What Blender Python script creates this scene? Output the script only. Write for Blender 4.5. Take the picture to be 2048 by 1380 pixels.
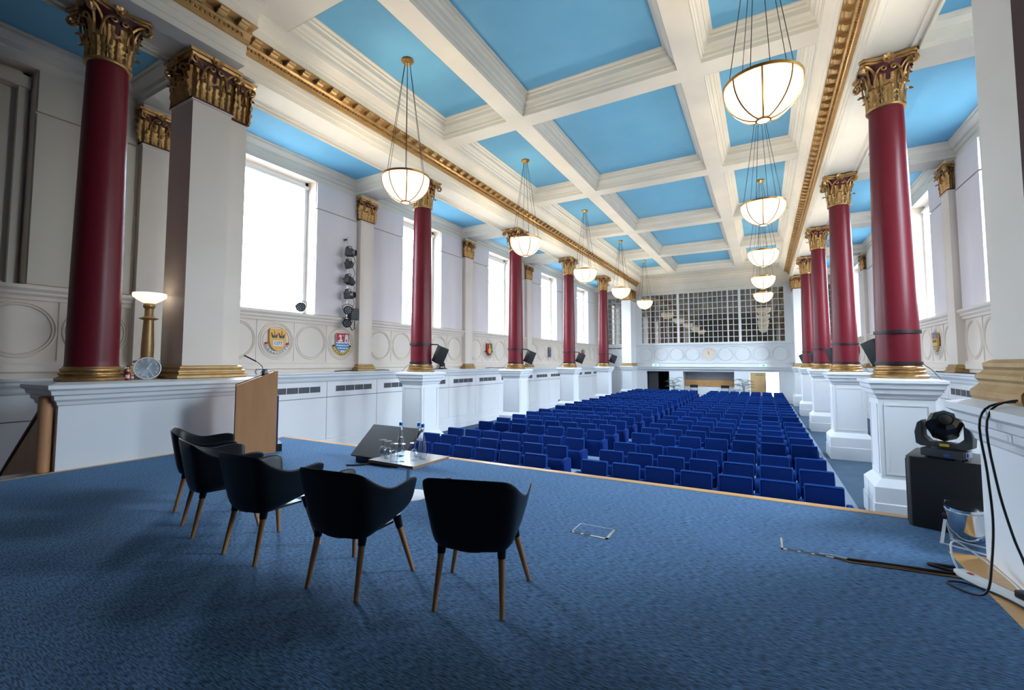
import bpy, bmesh, math, random
from mathutils import Vector, Matrix
random.seed(7)
PI = math.pi
for o in list(bpy.data.objects): bpy.data.objects.remove(o)
SC = bpy.context.scene
COL = SC.collection

# ------------------------------------------------------------------ camera, world, exposure
YAW, PITCH = .5111, .0585
CAMZ = 1.47
cam_d = bpy.data.cameras.new('camera'); cam = bpy.data.objects.new('camera', cam_d); COL.objects.link(cam)
cam_d.sensor_width = 36.0; cam_d.lens = 898.7 / 2048 * 36; cam_d.shift_x = 2 / 2048; cam_d.shift_y = -18.2 / 2048
cam_d.clip_start = .05; cam_d.clip_end = 200
_w = Vector((-math.sin(YAW) * math.cos(PITCH), math.cos(YAW) * math.cos(PITCH), math.sin(PITCH)))
_r = Vector((math.cos(YAW), math.sin(YAW), 0)); _u = _r.cross(_w)
cam.matrix_world = Matrix(((_r.x, _u.x, -_w.x, 0), (_r.y, _u.y, -_w.y, 0), (_r.z, _u.z, -_w.z, CAMZ), (0, 0, 0, 1)))
SC.camera = cam
W = bpy.data.worlds.new('world'); SC.world = W; W.use_nodes = True
_n = W.node_tree; _bg = _n.nodes['Background']
_tc = _n.nodes.new('ShaderNodeTexCoord'); _sx = _n.nodes.new('ShaderNodeSeparateXYZ'); _n.links.new(_tc.outputs['Generated'], _sx.inputs[0])
_rp = _n.nodes.new('ShaderNodeValToRGB'); _n.links.new(_sx.outputs['Z'], _rp.inputs[0])      # overcast sky above the horizon, street below
_rp.color_ramp.elements[0].position = .0; _rp.color_ramp.elements[0].color = (.15, .15, .14, 1)
_rp.color_ramp.elements[1].position = .33; _rp.color_ramp.elements[1].color = (.71, .86, 1.03, 1)
for _p, _c in ((.02, (.36, .40, .43, 1)), (.2, (.38, .43, .47, 1))): _rp.color_ramp.elements.new(_p).color = _c      # pale buildings across the street
_n.links.new(_rp.outputs[0], _bg.inputs[0]); _bg.inputs[1].default_value = 52.0
W.cycles.sampling_method = 'MANUAL'; W.cycles.sample_map_resolution = 256
SC.view_settings.view_transform = 'Standard'; SC.view_settings.look = 'None'
SC.view_settings.exposure = 0.14; SC.view_settings.gamma = 1.0
SC.view_settings.use_curve_mapping = False
LAMP = 1.45      # chandelier bowls
BULB = 640.0      # bulbs inside the bowls
cy = SC.cycles
cy.max_bounces = 7; cy.diffuse_bounces = 5; cy.glossy_bounces = 3; cy.transmission_bounces = 5; cy.transparent_max_bounces = 10
cy.caustics_reflective = False; cy.caustics_refractive = False; cy.sample_clamp_indirect = 6.0
cy.use_denoising = True

# ------------------------------------------------------------------ materials
MATS = {}
def mat(name, col, rough=.6, metal=0.0, spec=.5, noise=None, bump=None, sheen=0, coat=0, emit=None, trans=0, ior=1.45, tint=None):
    """noise=(scale xyz, second colour, detail) mixes two colours of the thing itself; bump=(scale, strength)"""
    m = bpy.data.materials.new(name); m.use_nodes = True
    nt = m.node_tree; b = nt.nodes['Principled BSDF']; L = nt.links.new
    b.inputs['Base Color'].default_value = (*col, 1); b.inputs['Roughness'].default_value = rough
    b.inputs['Metallic'].default_value = metal; b.inputs['Specular IOR Level'].default_value = spec
    b.inputs['IOR'].default_value = ior
    if sheen: b.inputs['Sheen Weight'].default_value = sheen; b.inputs['Sheen Roughness'].default_value = .4; b.inputs['Sheen Tint'].default_value = (*(tint or [min(1, c * 2.2 + .05) for c in col]), 1)
    if coat: b.inputs['Coat Weight'].default_value = coat; b.inputs['Coat Roughness'].default_value = .12
    if trans: b.inputs['Transmission Weight'].default_value = trans
    if emit: b.inputs['Emission Color'].default_value = (*emit[0], 1); b.inputs['Emission Strength'].default_value = emit[1]
    if noise or bump:
        g = nt.nodes.new('ShaderNodeNewGeometry')
    if noise:
        mp = nt.nodes.new('ShaderNodeMapping'); L(g.outputs['Position'], mp.inputs[0]); mp.inputs['Scale'].default_value = noise[0]
        n = nt.nodes.new('ShaderNodeTexNoise'); n.inputs['Scale'].default_value = 1; n.inputs['Detail'].default_value = noise[2] if len(noise) > 2 else 4
        L(mp.outputs[0], n.inputs['Vector'])
        r = nt.nodes.new('ShaderNodeValToRGB'); lo, hi = noise[3] if len(noise) > 3 else (.35, .65)
        r.color_ramp.elements[0].position = lo; r.color_ramp.elements[1].position = hi
        r.color_ramp.elements[0].color = (*col, 1); r.color_ramp.elements[1].color = (*noise[1], 1)
        L(n.outputs[0], r.inputs[0]); L(r.outputs[0], b.inputs['Base Color'])
    if bump:
        n2 = nt.nodes.new('ShaderNodeTexNoise'); n2.inputs['Scale'].default_value = bump[0]; n2.inputs['Detail'].default_value = 5
        mp2 = nt.nodes.new('ShaderNodeMapping'); L(g.outputs['Position'], mp2.inputs[0])
        if len(bump) > 2: mp2.inputs['Scale'].default_value = bump[2]
        L(mp2.outputs[0], n2.inputs['Vector'])
        bp = nt.nodes.new('ShaderNodeBump'); bp.inputs['Strength'].default_value = bump[1]; bp.inputs['Distance'].default_value = .02
        L(n2.outputs[0], bp.inputs['Height']); L(bp.outputs[0], b.inputs['Normal'])
    MATS[name] = m
    return m
mat('cream', (.79, .705, .625), .55, noise=((.7, .7, .9), (.75, .665, .58), 3), bump=(14, .03))
mat('white', (.79, .80, .82), .42, noise=((.9, .9, .6), (.76, .77, .79), 3))
mat('ceilcream', (.78, .745, .665), .6, noise=((1.1, 1.1, 1.1), (.73, .695, .61), 4))
mat('dado', (.85, .84, .85), .38, noise=((.8, .8, .5), (.82, .81, .825), 2))
mat('lavender', (.81, .75, .77), .85, noise=((2, 2, .5), (.78, .72, .74), 3))
mat('panelcream', (.72, .67, .58), .8)
mat('blue', (.135, .395, .63), .75, noise=((1.5, 1.5, 1.5), (.15, .415, .65), 4))
mat('gold', (.54, .335, .145), .34, metal=.78, noise=((9, 9, 9), (.38, .215, .080), 4), bump=(45, .35))
mat('goldmatte', (.50, .35, .155), .42, metal=.55, noise=((6, 6, 6), (.45, .27, .115), 4), bump=(55, .15))
mat('maroon', (.155, .012, .022), .34, spec=.3, noise=((2, 2, .6), (.14, .011, .020), 3))
mat('maroondark', (.07, .006, .02), .6)
mat('brass', (.55, .30, .09), .3, metal=.9)
mat('wood', (.50, .27, .105), .42, noise=((2.2, 30, 2.2), (.42, .215, .078), 4), bump=(30, .05))
mat('woodtrim', (.62, .345, .13), .35, noise=((1.5, 28, 1.5), (.53, .285, .10), 4))
mat('woodleg', (.46, .205, .065), .4, noise=((25, 25, 2.5), (.36, .15, .045), 4))
mat('woodlect', (.56, .285, .135), .45, noise=((8, 8, 1.0), (.50, .245, .112), 5), bump=(30, .04))
mat('wooddark', (.10, .05, .02), .6); mat('tick', (.8, .8, .8), .4)
mat('blackshell', (.003, .0045, .007), .40, spec=.35, bump=(400, .05))
mat('black', (.010, .010, .012), .45)
mat('blackgloss', (.006, .006, .007), .12, spec=.6); mat('screen', (.016, .012, .009), .5, spec=.12); mat('unseendark', (.035, .03, .028), .9)
mat('blackcab', (.012, .013, .015), .55, bump=(220, .25))
mat('darkgrey', (.05, .055, .06), .5)
mat('seat', (.0006, .0145, .115), .8, spec=.15, sheen=.35, noise=((60, 60, 60), (.0009, .019, .14), 3), tint=(.01, .16, .55))
mat('seatpipe', (.003, .075, .36), .6, spec=.3, sheen=.6, tint=(.02, .25, .7))
mat('chrome', (.75, .76, .78), .12, metal=1)
mat('alu', (.62, .64, .68), .3, metal=.9)
mat('steelwhite', (.78, .78, .8), .3)
mat('grille', (.055, .06, .068), .5, noise=((60, 60, 2), (.085, .09, .10), 2))
mat('tabletop', (.70, .64, .60), .16, spec=.6)
mat('tableedge', (.30, .17, .085), .4)
mat('carpethall', (.055, .10, .16), .95, noise=((3, 3, 3), (.066, .118, .18), 5))
mat('floorlight', (.22, .30, .39), .45, noise=((2, 2, 2), (.25, .33, .42), 5))
mat('whiteplastic', (.78, .78, .78), .35)
mat('yellow', (.75, .52, .03), .5); mat('red', (.45, .012, .03), .5); mat('arms_gold', (.78, .42, .09), .5)
mat('arms_blue', (.02, .22, .58), .5); mat('arms_white', (.75, .74, .72), .5); mat('purple', (.05, .02, .07), .5)
mat('green', (.02, .16, .06), .5); mat('arms_grey', (.18, .18, .17), .5); mat('orange', (.65, .20, .04), .5); mat('ink', (.03, .04, .16), .5)
mat('plantleaf', (.014, .060, .026), .5); mat('plantstem', (.10, .08, .04), .7); mat('pot', (.05, .05, .05), .6)
mat('redliquid', (.35, .006, .02), .25); mat('clockface', (.50, .56, .63), .3, spec=.5)
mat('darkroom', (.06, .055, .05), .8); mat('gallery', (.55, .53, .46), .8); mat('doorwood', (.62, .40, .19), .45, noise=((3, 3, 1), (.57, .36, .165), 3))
mat('exitgreen', (.01, .35, .18), .4, emit=((.02, .75, .40), 1.0)); mat('exitwhite', (.8, .85, .82), .4, emit=((.8, 1, .9), .8))
mat('bluecap', (.01, .16, .55), .35); mat('blueconn', (.02, .10, .45), .4)
mat('bowlglass', (.9, .85, .75), .4, emit=((1, .84, .60), LAMP)); mat('bulb', (.9, .85, .75), .4, emit=((1, .84, .62), BULB))
mat('lampglass', (.9, .85, .75), .4, emit=((1, .87, .68), 1.1))
mat('glass', (1, 1, 1), .02, trans=1, ior=1.45)
def daylight(name, s):
    m = bpy.data.materials.new(name); m.use_nodes = True; nt = m.node_tree; nt.nodes.clear()
    e = nt.nodes.new('ShaderNodeEmission'); e.inputs[0].default_value = (.86, .93, 1, 1); e.inputs[1].default_value = s
    o = nt.nodes.new('ShaderNodeOutputMaterial'); nt.links.new(e.outputs[0], o.inputs[0]); MATS[name] = m
daylight('daylightdoor', 6.0)
def pane(name, fac, tint):
    m = bpy.data.materials.new(name); m.use_nodes = True; nt = m.node_tree; nt.nodes.clear(); L = nt.links.new
    t = nt.nodes.new('ShaderNodeBsdfTransparent'); t.inputs[0].default_value = (*tint, 1)
    g = nt.nodes.new('ShaderNodeBsdfGlossy'); g.inputs['Roughness'].default_value = .015
    fr = nt.nodes.new('ShaderNodeFresnel'); fr.inputs[0].default_value = 1.55
    ad = nt.nodes.new('ShaderNodeMath'); ad.operation = 'ADD'; ad.inputs[1].default_value = fac; L(fr.outputs[0], ad.inputs[0])
    gb = nt.nodes.new('ShaderNodeNewGeometry'); iv = nt.nodes.new('ShaderNodeMath'); iv.operation = 'SUBTRACT'; iv.inputs[0].default_value = 1; L(gb.outputs['Backfacing'], iv.inputs[1])
    mu = nt.nodes.new('ShaderNodeMath'); mu.operation = 'MULTIPLY'; L(ad.outputs[0], mu.inputs[0]); L(iv.outputs[0], mu.inputs[1])
    mx = nt.nodes.new('ShaderNodeMixShader'); L(mu.outputs[0], mx.inputs[0]); L(t.outputs[0], mx.inputs[1]); L(g.outputs[0], mx.inputs[2])
    o = nt.nodes.new('ShaderNodeOutputMaterial'); L(mx.outputs[0], o.inputs[0]); MATS[name] = m
pane('pane', .17, (.85, .84, .8)); pane('skypane', .0, (.97, .98, .98)); pane('thinglass', .13, (.92, .955, .985)); pane('water', .0, (.90, .95, .98))
def carpet_mat():
    m = bpy.data.materials.new('carpet'); m.use_nodes = True; nt = m.node_tree; L = nt.links.new; b = nt.nodes['Principled BSDF']
    g = nt.nodes.new('ShaderNodeNewGeometry')
    def nz(sc, det):
        mp = nt.nodes.new('ShaderNodeMapping'); L(g.outputs['Position'], mp.inputs[0]); mp.inputs['Scale'].default_value = sc; mp.inputs['Rotation'].default_value = (0, 0, .06)
        n = nt.nodes.new('ShaderNodeTexNoise'); n.inputs['Scale'].default_value = 1; n.inputs['Detail'].default_value = det; L(mp.outputs[0], n.inputs['Vector']); return n
    a = nz((22, 130, 1), 3); c = nz((1.2, 1.2, 1), 3)
    r = nt.nodes.new('ShaderNodeValToRGB'); e = r.color_ramp.elements
    e[0].position = .36; e[0].color = (.022, .039, .064, 1); e[1].position = .62; e[1].color = (.108, .225, .42, 1)
    L(a.outputs[0], r.inputs[0])
    mx = nt.nodes.new('ShaderNodeMix'); mx.data_type = 'RGBA'; mx.blend_type = 'MULTIPLY'; mx.inputs[0].default_value = .35
    L(r.outputs[0], mx.inputs[6]); L(c.outputs[0], mx.inputs[7]); L(mx.outputs[2], b.inputs['Base Color'])
    b.inputs['Roughness'].default_value = .95; b.inputs['Specular IOR Level'].default_value = .2; b.inputs['Sheen Weight'].default_value = .3; b.inputs['Sheen Roughness'].default_value = .4; b.inputs['Sheen Tint'].default_value = (.25, .5, .85, 1)
    bp = nt.nodes.new('ShaderNodeBump'); bp.inputs['Strength'].default_value = .5; bp.inputs['Distance'].default_value = .006
    L(a.outputs[0], bp.inputs['Height']); L(bp.outputs[0], b.inputs['Normal']); MATS['carpet'] = m
carpet_mat()

# ------------------------------------------------------------------ mesh helpers
class MB:
    def __init__(s): s.v = []; s.f = []
    def add(s, vs, fs, M=None):
        n = len(s.v); s.v += [tuple(M @ Vector(p)) if M else tuple(p) for p in vs]; s.f += [tuple(n + i for i in q) for q in fs]; return s
    def box(s, x0, x1, y0, y1, z0, z1, M=None):
        return s.add([(x0, y0, z0), (x1, y0, z0), (x1, y1, z0), (x0, y1, z0), (x0, y0, z1), (x1, y0, z1), (x1, y1, z1), (x0, y1, z1)],
                     [(0, 3, 2, 1), (4, 5, 6, 7), (0, 1, 5, 4), (1, 2, 6, 5), (2, 3, 7, 6), (3, 0, 4, 7)], M)
    def lathe(s, prof, seg=24, c=(0, 0, 0), M=None, a0=0, a1=2 * PI, caps=True):
        full = abs(a1 - a0 - 2 * PI) < 1e-6; n = seg if full else seg + 1; vs = []; fs = []
        for r, z in prof:
            for i in range(n):
                a = a0 + (a1 - a0) * i / seg; vs.append((c[0] + r * math.cos(a), c[1] + r * math.sin(a), c[2] + z))
        for j in range(len(prof) - 1):
            for i in range(seg):
                k = (i + 1) % n; fs.append((j * n + i, j * n + k, (j + 1) * n + k, (j + 1) * n + i))
        if caps and full:
            if prof[0][0] > 1e-4: fs.append(tuple(range(n))[::-1])
            if prof[-1][0] > 1e-4: fs.append(tuple((len(prof) - 1) * n + i for i in range(n)))
        return s.add(vs, fs, M)
    def tube(s, pts, r, seg=6, M=None, cap=True):
        pts = [Vector(p) for p in pts]; rs = r if isinstance(r, (list, tuple)) else [r] * len(pts); vs = []; fs = []; ref = None
        for i, p in enumerate(pts):
            d = (pts[min(i + 1, len(pts) - 1)] - pts[max(i - 1, 0)]).normalized()
            if ref is None: ref = Vector((0, 0, 1)) if abs(d.z) < .9 else Vector((1, 0, 0))
            a = (ref - d * ref.dot(d)).normalized(); ref = a; b = d.cross(a)
            for k in range(seg):
                t = 2 * PI * k / seg; vs.append(p + (a * math.cos(t) + b * math.sin(t)) * rs[i])
        for i in range(len(pts) - 1):
            for k in range(seg): fs.append((i * seg + k, i * seg + (k + 1) % seg, (i + 1) * seg + (k + 1) % seg, (i + 1) * seg + k))
        if cap: fs.append(tuple(range(seg))[::-1]); fs.append(tuple((len(pts) - 1) * seg + k for k in range(seg)))
        return s.add(vs, fs, M)
    def prism(s, poly, h0, h1, axis='z', M=None):
        n = len(poly)
        def P(a, b, h): return {'z': (a, b, h), 'y': (a, h, b), 'x': (h, a, b)}[axis]
        vs = [P(a, b, h0) for a, b in poly] + [P(a, b, h1) for a, b in poly]
        fs = [tuple(range(n))[::-1], tuple(range(n, 2 * n))] + [(i, (i + 1) % n, n + (i + 1) % n, n + i) for i in range(n)]
        return s.add(vs, fs, M)
    def ring(s, x0, x1, y0, y1, prof):
        """mitred moulding around a rectangle; prof = [(inset, z)]"""
        vs = []; fs = []
        for i, z in prof: vs += [(x0 + i, y0 + i, z), (x1 - i, y0 + i, z), (x1 - i, y1 - i, z), (x0 + i, y1 - i, z)]
        for j in range(len(prof) - 1):
            for k in range(4): fs.append((j * 4 + k, j * 4 + (k + 1) % 4, j * 4 + 4 + (k + 1) % 4, j * 4 + 4 + k))
        return s.add(vs, fs)
    def stack(s, cx, cy_, prof, hx, hy=None):
        """square stacked moulding: prof=[(out, z)] around half sizes hx, hy, closed top and bottom"""
        hy = hx if hy is None else hy; vs = []; fs = []
        for o, z in prof: vs += [(cx - hx - o, cy_ - hy - o, z), (cx + hx + o, cy_ - hy - o, z), (cx + hx + o, cy_ + hy + o, z), (cx - hx - o, cy_ + hy + o, z)]
        for j in range(len(prof) - 1):
            for k in range(4): fs.append((j * 4 + k, j * 4 + (k + 1) % 4, j * 4 + 4 + (k + 1) % 4, j * 4 + 4 + k))
        n = len(prof) * 4 - 4; fs += [(3, 2, 1, 0), (n, n + 1, n + 2, n + 3)]
        return s.add(vs, fs)
    def mesh(s, name, smooth=True, bevel=0, seg=2):
        me = bpy.data.meshes.new(name); me.from_pydata(s.v, [], s.f)
        bm = bmesh.new(); bm.from_mesh(me)
        if bevel: bmesh.ops.bevel(bm, geom=bm.edges[:], offset=bevel, segments=seg, affect='EDGES', profile=.6, clamp_overlap=True)
        bmesh.ops.recalc_face_normals(bm, faces=bm.faces[:]); bm.to_mesh(me); bm.free()
        if smooth:
            for p in me.polygons: p.use_smooth = True
            me.set_sharp_from_angle(angle=.65)
        return me
def T(x=0, y=0, z=0, rz=0, rx=0, ry=0, s=1):
    return Matrix.Translation((x, y, z)) @ Matrix.Rotation(rz, 4, 'Z') @ Matrix.Rotation(ry, 4, 'Y') @ Matrix.Rotation(rx, 4, 'X') @ Matrix.Scale(s, 4)
def obj(name, mb, m, parent=None, M=None, bevel=0, seg=2, smooth=True):
    me = mb.mesh(name, smooth, bevel, seg) if isinstance(mb, MB) else mb
    if m is not None and not me.materials: me.materials.append(MATS[m])
    o = bpy.data.objects.new(name, me); COL.objects.link(o)
    if parent: o.parent = parent
    if M is not None: o.matrix_basis = M
    return o
def tag(o, label, cat=None, group=None, kind=None):
    o['label'] = label
    if cat: o['category'] = cat
    if group: o['group'] = group
    if kind: o['kind'] = kind
    return o
def thing(name, label, cat, M=None, group=None):
    o = bpy.data.objects.new(name, None); COL.objects.link(o); o.empty_display_size = .1
    if M is not None: o.matrix_basis = M
    return tag(o, label, cat, group)
def struct(name, mb, m, label, bevel=0, smooth=False):
    return tag(obj(name, mb, m, bevel=bevel, smooth=smooth), label, kind='structure')
def dup(root, M, label, group=None):
    def cp(o, par):
        c = o.copy(); COL.objects.link(c); c.parent = par
        if par: c.matrix_parent_inverse = Matrix.Identity(4)
        for ch in o.children: cp(ch, c)
        return c
    c = cp(root, None); c.matrix_basis = M; c['label'] = label
    if group: c['group'] = group
    return c
def B(x0, x1, y0, y1, z0, z1): return MB().box(x0, x1, y0, y1, z0, z1)
ORD = ['first', 'second', 'third', 'fourth', 'fifth', 'sixth', 'seventh', 'eighth', 'ninth', 'tenth', 'eleventh', 'twelfth', 'thirteenth', 'fourteenth', 'fifteenth', 'sixteenth', 'seventeenth', 'eighteenth', 'nineteenth', 'twentieth', 'twenty-first']

# ------------------------------------------------------------------ dimensions (metres; stage floor z = 0, camera above x = y = 0)
XL, XR, XC = -8.728, 2.060, -3.334
BAY = 5.765
YK = [10.186 + BAY * k for k in range(-1, 5)]        # pier, four columns, end pilaster
XWL, XWR = -11.2, 4.532
YB = 34.4; YF = -4.5
HF = -1.22                                            # hall floor
ZP = 1.194                                            # pedestal and ledge top
ZS, ZC = 6.01, 6.85                                   # shaft top, capital top
ZW, ZBL = 7.78, 8.27                                  # coffer beam soffit, blue panel
ZA = 7.2                                              # aisle blue panel
def mx(x): return 2 * XC - x                          # mirror left <-> right

# ------------------------------------------------------------------ floors and stage
fl = struct('floor', B(XWL - .6, XWR + .6, YF - .3, YB + 5, HF - .3, HF), 'carpethall', 'dark blue carpet of the hall floor and side aisles')
obj('seating_floor', B(-8.18, 1.45, 5.69, 33.0, HF, HF + .006), 'floorlight', fl)['label'] = 'paler grey blue floor under the rows of seats'
st = struct('floor_stage', B(-8.35, 2.6, YF, 5.69, HF, -.006), 'cream', 'raised stage platform in front of the seats')
obj('stage_carpet', MB().box(-8.28, 1.21, YF, 4.79, -.006, 0).box(-8.28, 2.6, 4.79, 5.59, -.006, 0), 'carpet', st)['label'] = 'blue grey streaked carpet on the stage'
obj('stage_nosing', B(-8.35, 2.6, 5.59, 5.71, -.06, .004), 'woodtrim', st, bevel=.003)['label'] = 'pale wooden strip along the stage front edge'
obj('stage_edging', B(1.21, 1.42, YF, 4.79, -.02, .003), 'woodtrim', st, bevel=.002)
obj('stage_edging', B(-8.37, -8.28, YF, 5.59, -.02, .003), 'woodtrim', st, bevel=.002)
obj('step_nosing', B(-8.62, -8.37, 0.3, 2.2, -.02, .002), 'alu', st)
stairs = struct('stairs', MB(), 'wood', 'stairs going down from the stage beside the left wall')
for i in range(6):
    obj('step', B(-8.37 - .28 * (i + 1), -8.37 - .28 * i, 0.3, 2.2, HF, -.18 * (i + 1) - .001 + (.17 if i == 0 else 0)), 'carpethall', stairs)

# ------------------------------------------------------------------ walls
WZ0, WZ1, WH = 2.82, 6.72, 1.085
BAYC = [YK[0] - BAY / 2] + [YK[k] + BAY / 2 for k in range(5)]
BAYN = ['beside the stage stairs', 'nearest the stage', 'second from the stage', 'third from the stage', 'fourth from the stage', 'fifth from the stage, next to the end wall']
def holes_boxes(mb, a0, a1, z0, z1, holes, put):
    A = sorted({a0, a1, *[h[0] for h in holes], *[h[1] for h in holes]}); Z = sorted({z0, z1, *[h[2] for h in holes], *[h[3] for h in holes]})
    for i in range(len(A) - 1):
        run = None
        for j in range(len(Z) - 1):
            ca, cz = (A[i] + A[i + 1]) / 2, (Z[j] + Z[j + 1]) / 2
            solid = not any(h[0] < ca < h[1] and h[2] < cz < h[3] for h in holes)
            if solid and run is None: run = Z[j]
            if run is not None and (not solid or j == len(Z) - 2):
                put(mb, A[i], A[i + 1], run, Z[j + 1] if solid else Z[j]); run = None
ring_r = {}
def roundel_mesh(n, key=''):
    if (n, key) not in ring_r:
        mb = MB(); Mx = Matrix.Rotation(PI / 2, 4, 'Y')
        for r in [(.5, .045), (.445, .03), (.385, .03)][:n]:
            R, t = r; mb.lathe([(R, 0), (R - t * .2, .022), (R - t * .6, .026), (R - t, .008), (R - t, 0)], 40, M=Mx, caps=False)
        ring_r[(n, key)] = mb.mesh('roundel')
    return ring_r[(n, key)]
COATS = {(0, 1, 2): 0, (0, 1, 4): 0, (0, 3, 1): 0, (0, 3, 3): 0, (0, 4, 2): 0, (0, 5, 2): 0, (1, 3, 1): 0, (1, 5, 2): 0}
coat_pos = {}
nwin = 0
for side in (0, 1):
    sg = 1 if side == 0 else -1
    X = (lambda d: XWL + d) if side == 0 else (lambda d: XWR - d)
    def bx(mb, d0, d1, y0, y1, z0, z1): a, b = sorted((X(d0), X(d1))); mb.box(a, b, y0, y1, z0, z1); return mb
    def swept(prof, y0, y1): return MB().prism([(X(d), z) for d, z in prof], y0, y1, 'y')
    sn = 'left' if side == 0 else 'right'
    mb = MB()
    holes_boxes(mb, YF, YB, HF, 8.4, [(c - WH, c + WH, WZ0, WZ1) for c in BAYC], lambda m, a, b, z0, z1: bx(m, -.6, 0, a, b, z0, z1))
    wall = struct('wall_' + sn, mb, 'cream', f'cream plaster {sn} side wall with tall window openings')
    # mouldings
    obj('sill_moulding', swept([(0, 2.56), (.05, 2.56), (.06, 2.62), (.1, 2.66), (.1, 2.70), (.15, 2.75), (.15, 2.81), (0, 2.81)], YF, YB), 'cream', wall, smooth=False)
    obj('band_moulding', swept([(0, 1.30), (.07, 1.30), (.07, 1.42), (.03, 1.46), (.03, 1.50), (0, 1.50)], YF, YB), 'cream', wall, smooth=False)
    obj('ledge', swept([(0, 1.19), (.36, 1.19), (.36, 1.15), (.33, 1.12), (.33, 1.08), (.27, 1.02), (.25, .96), (.22, .92), (0, .92)], YF, YB), 'white', wall, smooth=False)
    obj('skirting', swept([(0, HF), (.22, HF), (.22, -.99), (.205, -.98), (.205, -.75), (.19, -.73), (0, -.73)], YF, YB), 'dado', wall, smooth=False)
    obj('dado_back', bx(MB(), 0, .165, YF, YB, -.74, .93), 'grille', wall)
    y = YK[0] + .51 - 1.9217 * 4
    pl = {}
    while y < YB - .2:
        y1 = min(y + 1.9217, YB)
        lo = obj('dado_panel', bx(MB(), 0, .19, y + .006, y1 - .006, -.725, .455), 'dado', wall, bevel=.004, seg=1)
        up = bx(MB(), 0, .19, y + .006, y1 - .006, .47, .915)
        obj('dado_panel', up, 'dado', wall, bevel=.004, seg=1)
        if y1 - y > 1.8 and y > 2:
            g = MB(); bx(g, .18, .196, y + .30, y + 1.70, .62, .78)
            gr = obj('vent_grille', g, 'grille', wall)
            for q in range(5):
                obj('grille_bar', bx(MB(), .19, .20, y + .29 + q * .35, y + .305 + q * .35, .61, .79), 'dado', gr)
        y += 1.9217
    # roundels, acoustic panels, windows per bay
    for bi, c in enumerate(BAYC):
        for k in range(5):
            yc = c + (k - 2) * 1.045; key = (side, bi, k); n = 3 if key in COATS else 2
            obj('roundel', roundel_mesh(n), 'cream', wall, Matrix.Translation((X(0), yc, 2.04)) @ (Matrix.Identity(4) if side == 0 else Matrix.Rotation(PI, 4, 'Z')))
            if key in COATS: coat_pos[key] = (X(.0), yc)
        for k in range(6):
            yc = c + (k - 2.5) * 1.045
            obj('stile', bx(MB(), 0, .018, yc - .02, yc + .02, 1.5, 2.56), 'cream', wall)
        pm = 'panelcream' if bi == 0 else 'lavender'
        for a, b in ((c - BAY / 2 + .33, c - WH - .015), (c + WH + .015, c + BAY / 2 - .33)):
            obj('acoustic_panel', bx(MB(), 0, .055, a, b, 2.84, 5.90), pm, wall, bevel=.006)
            obj('acoustic_panel', bx(MB(), 0, .055, a, b, 5.94, 6.70), pm, wall, bevel=.006)
        # window
        nwin += 1
        lit = bi > 0
        fm = MB(); dd = -.42
        for a, b, z0, z1 in ((c - WH, c - WH + .09, WZ0, WZ1), (c + WH - .09, c + WH, WZ0, WZ1), (c - WH, c + WH, WZ0, WZ0 + .07), (c - WH, c + WH, WZ1 - .09, WZ1)):
            bx(fm, dd - .06, dd + .06, a, b, z0, z1)
        w = struct(f'window_{nwin}', fm, 'white' if lit else 'panelcream', (f'tall bright window with white bars and roller blind in the {sn} wall, ' if lit else f'tall blanked window in the {sn} wall, ') + BAYN[bi])
        if lit:
            hx = (2 * WH - .16) / 5; hz = (WZ1 - WZ0 - .14) / 9
            gp = MB().box(-.004, .004, -hx / 2 + .006, hx / 2 - .006, -hz / 2 + .006, hz / 2 - .006).mesh('pane', False)
            for q in range(5):
                for u in range(9): obj('pane', gp, 'skypane', w, Matrix.Translation((X(dd - .03), c - WH + .08 + (q + .5) * hx, WZ0 + .06 + (u + .5) * hz)))
            for q in range(1, 5): obj('glazing_bar', bx(MB(), dd - .045, dd - .015, c - WH + .08 + q * hx - .007, c - WH + .08 + q * hx + .007, WZ0 + .05, WZ1 - .08), 'white', w)
            for u in range(1, 9): obj('glazing_bar', bx(MB(), dd - .045, dd - .015, c - WH + .08, c + WH - .08, WZ0 + .06 + u * hz - .007, WZ0 + .06 + u * hz + .007), 'white', w)
            pd_ = bpy.data.lights.new('window_portal', 'AREA'); pd_.shape = 'RECTANGLE'; pd_.size = WZ1 - WZ0; pd_.size_y = 2 * WH; pd_.cycles.is_portal = True
            po = bpy.data.objects.new('window_portal', pd_); COL.objects.link(po); po.matrix_basis = Matrix.Translation((X(-.58), c, (WZ0 + WZ1) / 2)) @ Matrix.Rotation(-sg * PI / 2, 4, 'Y'); po.parent = w
            obj('blind_roller', MB().tube([(X(dd + .1), c - WH + .03, WZ1 - .17), (X(dd + .1), c + WH - .03, WZ1 - .17)], .06, 10), 'white', w)
            obj('blind_guide', bx(MB(), dd + .06, dd + .11, c + WH - .14, c + WH - .10, WZ0, WZ1 - .1), 'white', w)
        else:
            obj('shutter', bx(MB(), dd - .05, dd - .03, c - WH + .08, c + WH - .08, WZ0 + .05, WZ1 - .05), 'panelcream', w)
            obj('blind_guide', bx(MB(), dd + .06, dd + .16, c + WH - .16, c + WH - .04, WZ0, WZ1 - .1), 'panelcream', w)
            obj('blind_roller', bx(MB(), dd + .0, dd + .2, c - WH, c + WH - .02, WZ1 - .32, WZ1 - .1), 'panelcream', w)
    # aisle ceiling and beams
    xa = XL - .40 if side == 0 else XR + .40
    x0, x1 = sorted((X(0), xa))
    aisle = struct('ceiling_aisle_' + sn, B(x0 - .5 if side == 0 else x0 - .4, x1 + .4 if side == 0 else x1 + .5, YF, YB + .3, 7.21, 7.45), 'ceilcream', f'{sn} aisle ceiling of white beams and blue panels')
    ys = [YF] + YK
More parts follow.
